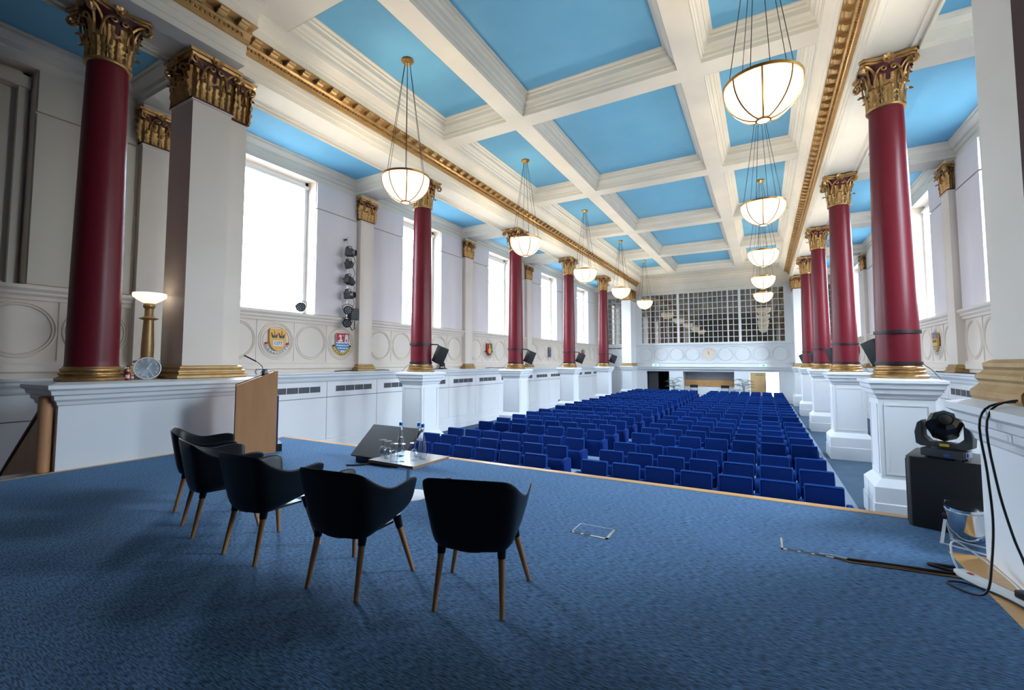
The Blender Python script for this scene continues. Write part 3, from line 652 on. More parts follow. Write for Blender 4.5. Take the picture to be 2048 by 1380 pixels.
# ------------------------------------------------------------------ black armchairs on the stage
def chair_shell():
    # plan outline from the left arm front round the back to the right arm front
    N = 33; plan = []
    for i in range(N):
        t = i / (N - 1) * 2 - 1; s = -1 if t < 0 else 1; a = abs(t)
        plan.append((s, a))
    def pt(s, a, v):
        # a: 0 centre of back .. 1 arm front ; v: 0 seat edge .. 1 rim
        hw_b, hw_t = .238, .298; yb_b, yb_t = -.225, -.30; yf_b, yf_t = .215, .26
        hw = hw_b + (hw_t - hw_b) * v ** .8; yb = yb_b + (yb_t - yb_b) * v; yf = yf_t - .012 * (1 - v) - (.085 * (1 - v / .38) ** 1.5 if v < .38 else 0)
        rad = .075
        if a < .40: q = a / .40; x = (hw - rad) * q; y = yb + .02 * q * q - .012
        elif a < .56: q = (a - .40) / .16 * PI / 2; x = hw - rad + rad * math.sin(q); y = yb + .008 + rad * (1 - math.cos(q))
        else: q = (a - .56) / .44; x = hw + .018 * math.sin(q * PI) * v - .01 * q; y = yb + .008 + rad + (yf - yb - rad) * q
        return x * s, y
    def rim(a):
        if a < .42: return .795 - .006 * (a / .42) ** 2
        if a < .74: q = (a - .42) / .32; q = q * q * (3 - 2 * q); return .789 + (.648 - .789) * q
        if a < .92: q = (a - .74) / .18; return .648 + .024 * q
        q = (a - .92) / .08; return .672 - .022 * q * q
    def low(a): return .35 + (.07 * max(0, a - .5) / .5)
    NV = 7; vs = []; fs = []
    for (s, a) in plan:
        for j in range(NV):
            v = j / (NV - 1); z = low(a) + (rim(a) - low(a)) * v; x, y = pt(s, a, v)
            if j == 0: x *= .975; y *= .975
            vs.append((x, y, z))
    for i in range(N - 1):
        for j in range(NV - 1): fs.append((i * NV + j, (i + 1) * NV + j, (i + 1) * NV + j + 1, i * NV + j + 1))
    # seat pan joins the two lower edges
    h = (N - 1) // 2; row = []
    for k in range(h + 1):
        l = vs[(h - k) * NV]; r = vs[(h + k) * NV]; ids = []
        for m in range(7):
            u = m / 6
            if m == 0: ids.append((h - k) * NV)
            elif m == 6: ids.append((h + k) * NV)
            else:
                vs.append((l[0] + (r[0] - l[0]) * u, l[1], l[2] + .03 * (1 - (2 * u - 1) ** 2) * (1 if k > 3 else .3))); ids.append(len(vs) - 1)
        row.append(ids)
    for k in range(1, h):
        for m in range(6): fs.append((row[k][m], row[k + 1][m], row[k + 1][m + 1], row[k][m + 1]))
    for m in range(6): fs.append((row[0][0], row[1][m], row[1][m + 1]))
    return MB().add(vs, fs)
SHELL = chair_shell().mesh('shell')
def armchair(x, y, rz, label):
    t = thing('armchair', label, 'chair', T(x, y, 0, rz), 'black armchairs on the stage')
    s = obj('shell', SHELL, 'blackshell', t); so = s.modifiers.new('s', 'SOLIDIFY'); so.thickness = .014; so.offset = 0
    sb = s.modifiers.new('u', 'SUBSURF'); sb.levels = 1; sb.render_levels = 1
    for sx in (-1, 1):
        for f in (0, 1):
            bt = (sx * (.2735 if f else .2075), .245 if f else -.245, 0); tp = (sx * .185, .165 if f else -.165, .385)
            d = [tp[i] - bt[i] for i in range(3)]
            obj('leg', MB().tube([bt, (bt[0] + d[0] * .84, bt[1] + d[1] * .84, bt[2] + d[2] * .84)], [.0135, .0205], 12), 'woodleg', t)
            obj('leg_socket', MB().tube([(bt[0] + d[0] * .81, bt[1] + d[1] * .81, d[2] * .81), (tp[0], tp[1], .40)], [.0245, .031], 12), 'blackshell', t)
    obj('underframe', MB().box(-.17, .17, -.15, .15, .345, .36), 'black', t)
    return t
R_ = math.radians
a0 = armchair(-1.615, 2.47, R_(16.5), 'black armchair with wooden legs, nearest the floor box, rightmost of five')
dup(a0, T(-2.455, 2.245, 0, R_(5)), 'black armchair with wooden legs in front of the small white table')
dup(a0, T(-3.45, 2.25, 0, R_(-1)), 'black armchair with wooden legs, middle of the five')
dup(a0, T(-4.35, 2.345, 0, R_(-15)), 'black armchair with wooden legs, second from the wooden lectern side')
dup(a0, T(-5.17, 2.63, 0, R_(-27)), 'black armchair with wooden legs, leftmost of five, nearest the white plinth')

# ------------------------------------------------------------------ table with bottles and glasses
TX, TY, TZ = -3.46, 3.86, .41
tb = thing('side_table', 'low square white table on a round steel foot with glasses on it', 'table', T(TX, TY, 0, R_(-1.5)))
obj('table_top', B(-.325, .325, -.29, .29, TZ - .004, TZ), 'tabletop', tb); obj('table_edge', B(-.325, .325, -.29, .29, TZ - .03, TZ - .004), 'tableedge', tb)
obj('column', MB().lathe([(.028, .01), (.028, TZ - .03)], 16), 'alu', tb); obj('foot', MB().lathe([(.225, 0), (.225, .008), (.20, .014), (.03, .02), (.0, .02)], 36), 'steelwhite', tb)
def inv(px, py, z):
    d = _w + _r * ((px - 1022) / 898.7) - _u * ((py - 671.8) / 898.7); t = (z - CAMZ) / d.z; return d.x * t, d.y * t
GP = [(.031, 0), (.036, .03), (.034, .06), (.022, .085), (.006, .10), (.0045, .125), (.006, .138), (.034, .146), (.034, .148)]
gm = MB().lathe(GP + [(.0, .150)], 20).lathe([(.0305, .0), (.0355, .03), (.0335, .06), (.0215, .084), (.0, .096)], 20, caps=False).mesh('wine_glass')
lab = ['upturned stemmed glass, leftmost on the white table', 'upturned stemmed glass, second from the left on the table', 'upturned stemmed glass, third from the left on the table', 'upturned stemmed glass standing alone near the table middle', 'upturned stemmed glass beside the front bottle']
for i, (px, py) in enumerate([(766, 914), (776, 917), (788, 923), (806, 923), (828, 921)]):
    x, y = inv(px, py, TZ); g = obj('wine_glass', gm, 'thinglass', None, T(x, y, TZ + .0005, s=1.28)); tag(g, lab[i], 'glass', 'upturned glasses on the table')
BP = [(.030, 0), (.036, .006), (.038, .05), (.035, .10), (.022, .17), (.0135, .215), (.013, .25), (.016, .252), (.016, .262), (.013, .264)]
bmh = MB().lathe(BP, 20).mesh('body')
for i, (px, py) in enumerate([(801, 912), (837, 914), (845, 918)]):
    x, y = inv(px, py, TZ); b = thing('water_bottle', ['clear bottle with blue cap, behind the glasses', 'clear bottle with blue cap, behind the front bottle', 'clear bottle with blue cap, nearest the table corner'][i], 'bottle', T(x, y, TZ + .0005, s=1.3), 'water bottles on the table')
    obj('body', bmh, 'thinglass', b); obj('water', MB().lathe([(.033, .003), (.0345, .05), (.031, .10), (.018, .165), (.0, .166)], 16), 'water', b)
    obj('cap', MB().lathe([(.0145, .264), (.0145, .292), (.0, .294)], 14), 'bluecap', b); obj('neck_label', MB().lathe([(.0142, .225), (.0142, .248)], 14, caps=False), 'arms_white', b)

# ------------------------------------------------------------------ floor monitor, lectern
mo = thing('floor_monitor', 'black flat screen tilted back on the stage floor behind the table', 'monitor', T(-4.905, 4.74, 0, R_(-1)))
Mt = T(0, .02, .07) @ Matrix.Rotation(R_(42), 4, 'X')
obj('screen', B(-.50, .50, 0, .60, 0, .035).mesh('screen', True, .006, 1), 'black', mo, Mt); obj('display', B(-.49, .49, .015, .59, .035, .0365), 'screen', mo, Mt)
obj('stand', MB().box(-.42, .42, .03, .30, 0, .08).prism([(.15, 0), (.50, 0), (.46, .44), (.13, .15)], -.25, .25, 'x'), 'black', mo); obj('cable', MB().tube([(-.05, .02, .03), (-.12, -.10, .012), (-.2, -.18, .012), (-.30, -.24, .012)], .012, 6), 'black', mo)
le = thing('lectern', 'wooden lectern with sloping top and open shelves', 'lectern', T(-6.98, 4.60, 0, R_(62)))
# local x to the front, origin at the near front foot corner
SP = [(-.58, 0), (0, 0), (0, 1.33), (-.035, 1.325), (-.58, 1.10)]
obj('side_panel', MB().prism(SP, 0, .025, 'y'), 'woodlect', le, smooth=False); obj('side_panel', MB().prism(SP, .575, .60, 'y'), 'woodlect', le, smooth=False)
obj('front_panel', B(-.03, -.002, .025, .575, .02, 1.30), 'woodlect', le); obj('top_panel', MB().prism([(-.57, 1.06), (-.03, 1.285), (-.03, 1.31), (-.57, 1.085)], .025, .575, 'y'), 'woodlect', le, smooth=False)
for z in (.04, .45, .70, .98): obj('shelf', B(-.57, -.03, .025, .575, z, z + .022), 'woodlect', le)
obj('back_lining', B(-.06, -.031, .026, .574, .05, 1.2), 'wooddark', le)
mi = thing('microphone', 'black gooseneck microphone on the lectern top', 'microphone', T(-6.98, 4.60, 0, R_(62)) @ T(-.20, .12, 1.245))
obj('base', MB().lathe([(.035, 0), (.035, .02), (.02, .035), (.012, .06)], 14), 'black', mi); obj('gooseneck', MB().tube([(0, 0, .04), (-.01, -.02, .10), (-.03, -.04, .16), (-.09, -.07, .22), (-.13, -.085, .245)], .006, 6), 'black', mi); obj('capsule', MB().tube([(-.12, -.08, .24), (-.19, -.11, .28), (-.29, -.15, .335)], .012, 8), 'black', mi)
ph = thing('headset', 'small chrome and black gadget on the lectern top', 'gadget', T(-6.98, 4.60, 0, R_(62)) @ T(-.17, .30, 1.245)); obj('body', MB().lathe([(.0, 0), (.06, .01), (.07, .05), (.05, .09), (.0, .1)], 14), 'chrome', ph); obj('band', MB().tube([(-.12, 0, .02), (-.14, 0, .07), (-.12, 0, .11), (.05, 0, .11)], .014, 6), 'alu', ph)
bo = obj('banner_board', B(.012, .03, .06, .52, .12, .92), 'ink', None, T(-6.98, 4.60, 0, R_(62))); tag(bo, 'thin dark blue board standing behind the lectern', 'board'); obj('foot', B(.005, .10, .1, .48, 0, .12), 'black', bo)

# ------------------------------------------------------------------ things on the left plinth
la = thing('lamp', 'gilded column lamp with a glowing white bowl on the stage plinth', 'lamp', T(-8.98, 3.58, ZP))
obj('base', MB().stack(0, 0, [(.0, 0), (.0, .26), (.02, .27), (.02, .30), (-.02, .31)], .12), 'goldmatte', la, smooth=False)
obj('post', MB().lathe([(.105, .31), (.105, .33), (.085, .36), (.088, .40), (.088, .55), (.07, .98), (.095, .985), (.115, 1.0), (.115, 1.015), (.075, 1.03), (.06, 1.05), (.06, 1.17), (.08, 1.19), (.085, 1.22), (.07, 1.26)], 24), 'goldmatte', la); obj('finial_ring', MB().lathe([(.07, .995), (.13, 1.0), (.135, 1.01), (.07, 1.02)], 20), 'goldmatte', la)
obj('bowl', MB().lathe([(.05, 1.255), (.10, 1.275), (.17, 1.32), (.225, 1.365), (.235, 1.40), (.23, 1.43), (.21, 1.43), (.2, 1.38), (.1, 1.3), (.0, 1.28)], 28), 'lampglass', la)
ck = thing('wall_clock', 'round grey clock leaning against the lamp on the plinth', 'clock', T(-8.62, 3.45, ZP + .178, R_(-12)) @ Matrix.Rotation(R_(82), 4, 'Y'))
obj('case', MB().lathe([(.0, -.03), (.165, -.03), (.178, -.015), (.178, .012), (.165, .014), (.165, .0)], 40), 'whiteplastic', ck); obj('dial', MB().lathe([(.0, .002), (.166, .002)], 40), 'clockface', ck)
for i in range(12): obj('hour_mark', B(.118, .150, -.005, .005, .003, .006), 'arms_white', ck, Matrix.Rotation(i * PI / 6, 4, 'Z'))
obj('hour_hand', B(-.02, .10, -.006, .006, .006, .009), 'arms_white', ck, Matrix.Rotation(R_(150), 4, 'Z')); obj('minute_hand', B(-.03, .13, -.004, .004, .009, .012), 'arms_white', ck, Matrix.Rotation(R_(145), 4, 'Z')); obj('hub', MB().lathe([(.014, .003), (.014, .014), (0, .015)], 12), 'arms_white', ck)
sb_ = thing('sanitiser_bottle', 'small red pump bottle beside the grey clock', 'bottle', T(-8.52, 3.16, ZP)); obj('body', MB().lathe([(.038, 0), (.042, .005), (.042, .10), (.03, .125), (.015, .135)], 16), 'redliquid', sb_); obj('pump', MB().lathe([(.015, .135), (.015, .16), (.006, .165), (.006, .19), (.012, .19), (.012, .2), (0, .2)], 12).box(-.006, .006, -.05, .01, .185, .197), 'arms_white', sb_); obj('print', MB().lathe([(.0425, .03), (.0425, .085)], 10, a0=-1.2, a1=.2, caps=False), 'arms_white', sb_)
hr = thing('stair_balustrade', 'wooden newel post and sloping balustrade beside the stage plinth', 'balustrade', T(-8.47, 2.26, 0))
obj('newel_post', MB().lathe([(.075, 0), (.075, 1.0), (.06, 1.01)], 20), 'woodlect', hr); obj('side_panel', MB().prism([(-.05, 0), (-.05, .82), (-1.75, -.35), (-1.75, -1.2)], -.02, .02, 'y'), 'woodlect', hr, smooth=False); obj('post', B(-.16, -.10, -.03, .03, 0, .86), 'woodlect', hr); obj('handrail', MB().tube([(-.06, 0, .88), (-1.75, 0, -.30)], .035, 10), 'wooddark', hr)

# ------------------------------------------------------------------ right stage corner: subwoofer, moving head, par can, cables
sw = thing('subwoofer', 'large black speaker cabinet under the moving head light', 'speaker', T(1.13, 5.38, 0, R_(-20)))
obj('cabinet', MB().prism([(0, 0), (.62, 0), (.70, .06), (.70, .62), (0, .62), (-.03, .59), (-.03, .03)], 0, .62, 'z'), 'blackcab', sw, bevel=.008); obj('handle', B(.695, .703, .22, .42, .36, .46), 'black', sw); obj('front_grille', B(-.036, -.028, .04, .58, .03, .59), 'darkgrey', sw)
mh = thing('moving_head_light', 'black moving head stage light standing on the speaker cabinet', 'stage light', T(1.385, 5.40, .62, R_(-30), s=.72))
obj('base', B(-.20, .20, -.15, .15, .025, .12), 'darkgrey', mh, bevel=.015); 
for sx in (-1, 1):
    for sy in (-1, 1): obj('foot', MB().lathe([(.03, 0), (.03, .03)], 10, c=(sx * .14, sy * .1, 0)), 'black', mh)
obj('turntable', MB().lathe([(.14, .12), (.14, .15)], 20), 'black', mh); obj('yoke', MB().prism([(-.26, .16), (-.21, .135), (.21, .135), (.26, .16), (.27, .30), (.24, .42), (.19, .46), (.19, .26), (.13, .20), (-.13, .20), (-.19, .26), (-.19, .46), (-.24, .42), (-.27, .30)], -.085, .085, 'y'), 'darkgrey', mh, bevel=.012, smooth=False)
obj('head', MB().lathe([(.0, -.20), (.10, -.20), (.155, -.13), (.175, -.02), (.17, .08), (.13, .16), (.08, .185), (.0, .185)], 8, M=T(0, 0, .40, R_(20)) @ Matrix.Rotation(R_(60), 4, 'X')), 'blackgloss', mh, smooth=False); obj('head_fan', MB().lathe([(.0, .187), (.06, .187), (.07, .18)], 14, M=T(0, 0, .40, R_(20)) @ Matrix.Rotation(R_(60), 4, 'X')), 'black', mh)
obj('warning_label', B(-.03, .06, -.091, -.086, .155, .185), 'yellow', mh); obj('connector', B(.02, .08, -.153, -.149, .045, .075), 'blueconn', mh); obj('socket_plate', B(.205, .21, -.11, .11, .04, .11).mesh('p'), 'alu', mh); obj('power_socket', MB().lathe([(.025, 0), (.025, .01), (0, .01)], 12, M=T(.208, -.06, .075) @ Matrix.Rotation(PI / 2, 4, 'Y')), 'blueconn', mh)
pc = thing('par_can', 'chrome par can light on a white folding stand', 'stage light', T(1.32, 5.03, 0, R_(-35), s=.92))
obj('can', MB().lathe([(.02, -.16), (.10, -.15), (.135, -.10), (.145, -.04), (.145, .10), (.155, .105), (.155, .125), (.145, .13), (.14, .15)], 28, M=T(.10, .0, .22) @ Matrix.Rotation(R_(12), 4, 'X')), 'chrome', pc); obj('lamp_face', MB().lathe([(.0, .138), (.138, .138)], 24, M=T(.10, .0, .22) @ Matrix.Rotation(R_(12), 4, 'X')), 'alu', pc)
obj('clamp_knob', MB().lathe([(.03, -.02), (.03, .02), (.0, .02)], 12, M=T(-.055, 0, .22) @ Matrix.Rotation(PI / 2, 4, 'Y')), 'black', pc); obj('latch', B(-.055, -.02, -.02, .02, .33, .37), 'chrome', pc)
for s in (-1, 1): obj('stand_leg', MB().box(-.07, -.045, -.004, .004, -.235, .01, M=T(0, 0, .22) @ Matrix.Rotation(R_(24 * s), 4, 'X')), 'steelwhite', pc); obj('stand_foot', B(-.07, .25, s * .095 - .014, s * .095 + .014, 0, .006), 'steelwhite', pc); obj('stand_leg', MB().box(.245, .27, -.004, .004, -.235, .01, M=T(0, 0, .22) @ Matrix.Rotation(R_(24 * s), 4, 'X')), 'steelwhite', pc)
def cable(name, pts, r, m, label, z0=.0):
    P = [Vector(p) for p in pts]; out = []
    for i in range(len(P) - 1):
        a, b, c, d = P[max(i - 1, 0)], P[i], P[i + 1], P[min(i + 2, len(P) - 1)]
        for k in range(5): t = k / 5; out.append(.5 * ((2 * b) + (c - a) * t + (2 * a - 5 * b + 4 * c - d) * t * t + (3 * b - a - 3 * c + d) * t ** 3))
    out.append(P[-1]); o = obj(name, MB().tube(out, r, 6), m); return tag(o, label, 'cable')
cable('cable', [(1.95, 3.6, ZP + .01), (1.6, 3.93, ZP + .012), (1.35, 4.11, ZP + .015), (1.24, 4.14, ZP - .10), (1.26, 4.14, .75), (1.27, 4.13, .45), (1.22, 4.02, .22), (1.16, 3.92, .06), (1.10, 3.98, .012), (1.02, 4.1, .012), (1.12, 4.14, .012), (1.25, 4.02, .012), (1.34, 3.8, .012)], .007, 'black', 'black cable looping down to the floor from the right plinth')
cable('cable', [(2.0, 3.5, ZP + .01), (1.62, 3.88, ZP + .03), (1.37, 4.06, ZP + .03), (1.255, 4.08, ZP - .10), (1.28, 4.07, .70), (1.32, 4.02, .40), (1.345, 3.96, .25), (1.36, 3.92, .10)], .007, 'black', 'black cable hanging straight down the right plinth to a plug')
tag(obj('cable_plug', MB().tube([(1.355, 3.92, .16), (1.362, 3.91, .03)], [.014, .018], 10), 'darkgrey'), 'dark cable connector standing by the white power strip', 'plug')
ps = thing('power_strip', 'white power strip lying on the wooden stage edging', 'power strip', T(1.25, 4.10, .004, R_(-62))); obj('body', B(-.24, .24, -.035, .035, 0, .04), 'whiteplastic', ps, bevel=.006); obj('switch', B(-.17, -.14, -.012, .012, .04, .044), 'red', ps); obj('plug', B(.14, .21, -.03, .03, .041, .085), 'black', ps, bevel=.01)
cable('cable', [(1.135, 4.30, .03), (1.12, 4.36, .12), (1.17, 4.50, .17), (1.28, 4.42, .11), (1.36, 4.20, .05), (1.37, 4.05, .02)], .006, 'whiteplastic', 'white flex arching up from the power strip')
cable('cable', [(1.15, 4.42, .012), (1.0, 4.40, .012), (1.10, 4.34, .012), (1.25, 4.25, .012), (1.33, 4.12, .012)], .011, 'black', 'black lead trailing beside the power strip')
fb = thing('floor_box', 'square carpeted floor box with a thin metal frame', 'floor box', T(-1.335, 3.85, 0, R_(0)))
fr = MB()
for a, b, c, d in ((-.165, .165, -.125, -.095), (-.165, .165, .112, .122), (-.165, -.155, -.125, .122), (.140, .165, -.125, .122)): fr.box(a, b, c, d, 0, .003)
obj('frame', fr, 'alu', fb); obj('lid', B(-.155, .14, -.09, .112, .0, .004), 'carpet', fb)
for x in (-.135, -.05): obj('slot', B(x, x + .06, -.119, -.101, .003, .0045), 'black', fb)
f2 = thing('floor_box', 'long floor box with a metal frame beside the open floor duct', 'floor box', T(.25, 4.34, 0))
obj('frame', MB().box(-.17, .17, -.135, -.105, 0, .003).box(-.17, -.155, -.135, .13, 0, .003), 'alu', f2); obj('lid', B(-.155, .17, -.10, .13, 0, .004), 'carpet', f2)
for x in (-.13, -.04, .05): obj('slot', B(x, x + .07, -.129, -.111, .003, .0045), 'black', f2)
tag(obj('floor_duct', MB().prism([(.42, 4.22), (.50, 4.17), (1.14, 4.24), (1.20, 4.30), (1.15, 4.33), (.55, 4.27)], 0, .006), 'wooddark'), 'dark open cable duct across the stage carpet', 'duct')
cable('cable', [(.33, 4.225, .008), (.40, 4.22, .016), (.46, 4.215, .014), (.52, 4.21, .012)], .006, 'whiteplastic', 'short white cable leaving the long floor box')
cable('cable', [(.50, 4.21, .012), (.75, 4.235, .018), (1.0, 4.27, .014), (1.12, 4.29, .014)], .008, 'black', 'black cables lying along the open floor duct')

# ------------------------------------------------------------------ speakers strapped to the columns
def strap(z): return MB().lathe([(.300, z - .026), (.326, z - .026), (.326, z + .026), (.300, z + .026), (.300, z - .026)], 32, caps=False)
def column_speaker(x, y, s, label):
    t = thing('column_speaker', label, 'speaker', T(x, y, 0, 0 if s > 0 else 0), 'speakers strapped to the columns')
    obj('strap', strap(1.99), 'black', t); obj('strap', strap(1.455), 'black', t)
    obj("bracket", MB().tube([(s * .30, .08, 1.99), (s * .46, .20, 1.98), (s * .50, .22, 1.93)] if s > 0 else [(-.16, .28, 1.99), (-.17, .40, 1.98), (-.16, .48, 1.93)], .018, 8), 'black', t)
    M = (T(.50, .26, 1.68, R_(-28)) if s > 0 else T(-.16, .52, 1.66, R_(30))) @ Matrix.Rotation(R_(-18), 4, 'X') @ Matrix.Rotation(R_(14 * s), 4, 'Y')
    obj('cabinet', MB().prism([(-.13, -.14), (.13, -.14), (.17, .12), (-.17, .12)], -.25, .25), 'blackcab', t, M, bevel=.008); obj('front_grille', B(-.16, .16, .121, .126, -.235, .235), 'darkgrey', t, M)
    obj('cable', MB().tube([(-s * .30, -.12, 1.44), (-s * .40, -.20, 1.33), (-s * .46, -.28, 1.21), (-s * .53, -.30, 1.13), (-s * .50, -.30, 1.02)], .006, 5), 'black', t)
for k in (1, 2, 3, 4):
    column_speaker(XL, YK[k], 1, f'black speaker strapped to the left row maroon column, {ORD[k]} from the stage')
    column_speaker(XR, YK[k], -1, f'black speaker strapped to the right row maroon column, {ORD[k - 1]} from the stage')

# ------------------------------------------------------------------ lights on the left wall
lb = thing('lighting_pole', 'vertical steel pole on the left wall carrying stage lights', 'pole', T(XWL + .22, 9.38, 0)); obj('pipe', MB().tube([(0, 0, 2.5), (0, 0, 5.3)], .024, 10), 'alu', lb)
for z in (2.75, 4.0, 5.2): obj('bracket', B(-.162, .0, -.03, .03, z, z + .04), 'darkgrey', lb)
def spot(z, k, label):
    t = thing('spotlight', label, 'stage light', T(XWL + .36, 9.30, z), 'spotlights on the wall pole')
    M = Matrix.Rotation(R_([-8, 20, -14, 4][k]), 4, 'X') @ Matrix.Rotation(R_([-60, 30, 10, -70][k]), 4, 'Z')
    obj('housing', MB().box(-.09, .09, -.09, .14, -.11, .11), 'blackcab', t, M, bevel=.02); obj('snoot', MB().lathe([(.09, .13), (.10, .22), (.085, .22), (.08, .14)], 14, M=Matrix.Rotation(-PI / 2, 4, 'X')), 'darkgrey', t, M); obj('yoke', MB().tube([(-.12, 0, 0), (-.12, 0, .16), (-.06, 0, .19), (.06, 0, .19), (.12, 0, .16), (.12, 0, 0)], .010, 6), 'black', t); obj('clamp', B(-.16, -.1, .02, .12, .08, .2), 'darkgrey', t); obj('cable', MB().tube([(0, .1, 0), (-.08, .26, -.06), (-.1, .34, -.2), (-.1, .28, -.32), (-.12, .16, -.36)], .008, 5), 'black', t)
for k, (z, n) in enumerate(((4.78, 'topmost'), (4.40, 'second from the top'), (3.94, 'third from the top'), (3.48, 'fourth from the top'))): spot(z, k, f'black spotlight on the wall pole, {n}')
def ledpar(M, label, grp):
    t = thing('led_light', label, 'stage light', M, grp); Q = Matrix.Rotation(PI / 2, 4, 'Y')
    obj('housing', MB().lathe([(.05, -.12), (.11, -.10), (.13, 0), (.13, .03), (.115, .03), (.11, .02)], 20, M=Q), 'black', t); obj('face', MB().lathe([(.0, .02), (.112, .02)], 20, M=Q), 'darkgrey', t); 
    lens = MB().lathe([(.016, .022), (.012, .03), (0, .032)], 8, M=Q).mesh('lens')
    for r, n in ((.035, 4), (.08, 9)):
        for i in range(n): obj('lens', lens, 'alu', t, Matrix.Translation((0, r * math.cos(2 * PI * i / n), r * math.sin(2 * PI * i / n))))
    obj('yoke', MB().tube([(-.02, -.14, 0), (-.06, -.14, .14), (-.06, .0, .2), (-.06, .14, .14), (-.02, .14, 0)], .009, 6), 'black', t)
ledpar(T(XWL + .40, 9.28, 3.02, R_(-35)), 'round black led light on the wall pole, upper of the two', 'led lights'); ledpar(T(XWL + .40, 9.26, 2.63, R_(-40)), 'round black led light at the foot of the wall pole', 'led lights'); ledpar(T(XWL + .02, 7.98, 3.0, R_(-45)), 'round black led light on the sill of the nearest left window', 'led lights')
db = thing('dimmer_box', 'black box with loose cables beside the wall pole', 'box', T(XWL + .16, 9.68, 2.95)); obj('case', B(-.08, .10, -.15, .16, -.18, .18), 'darkgrey', db, bevel=.015); obj('cable', MB().tube([(.02, -.1, -.18), (.02, -.14, -.35), (.03, -.05, -.5), (.02, .05, -.45), (.0, .08, -.2)], .014, 6), 'black', db)

# ------------------------------------------------------------------ coats of arms
def text_mesh(s, size, depth=.003):
    cu = bpy.data.curves.new('t', 'FONT'); cu.body = s; cu.size = size; cu.extrude = depth; cu.align_x = 'CENTER'; cu.align_y = 'CENTER'
    o = bpy.data.objects.new('t', cu); COL.objects.link(o); dg = bpy.context.evaluated_depsgraph_get(); me = bpy.data.meshes.new_from_object(o.evaluated_get(dg)); bpy.data.objects.remove(o); me.materials.clear(); return me
def shield_poly(w, h):
    P = [(-w, h), (w, h), (w, -.1 * h)]
    for i in range(1, 7): t = i / 6; P.append((w * math.cos(t * PI / 2), -.1 * h - .9 * h * math.sin(t * PI / 2) ** 1.2))
    return P + [(-x, z) for x, z in P[:2:-1][1:]] + [(-w, -.1 * h)]
def half(P, x0=-9, x1=9, z0=-9, z1=9): return [(min(max(x, x0), x1), min(max(z, z0), z1)) for x, z in P]
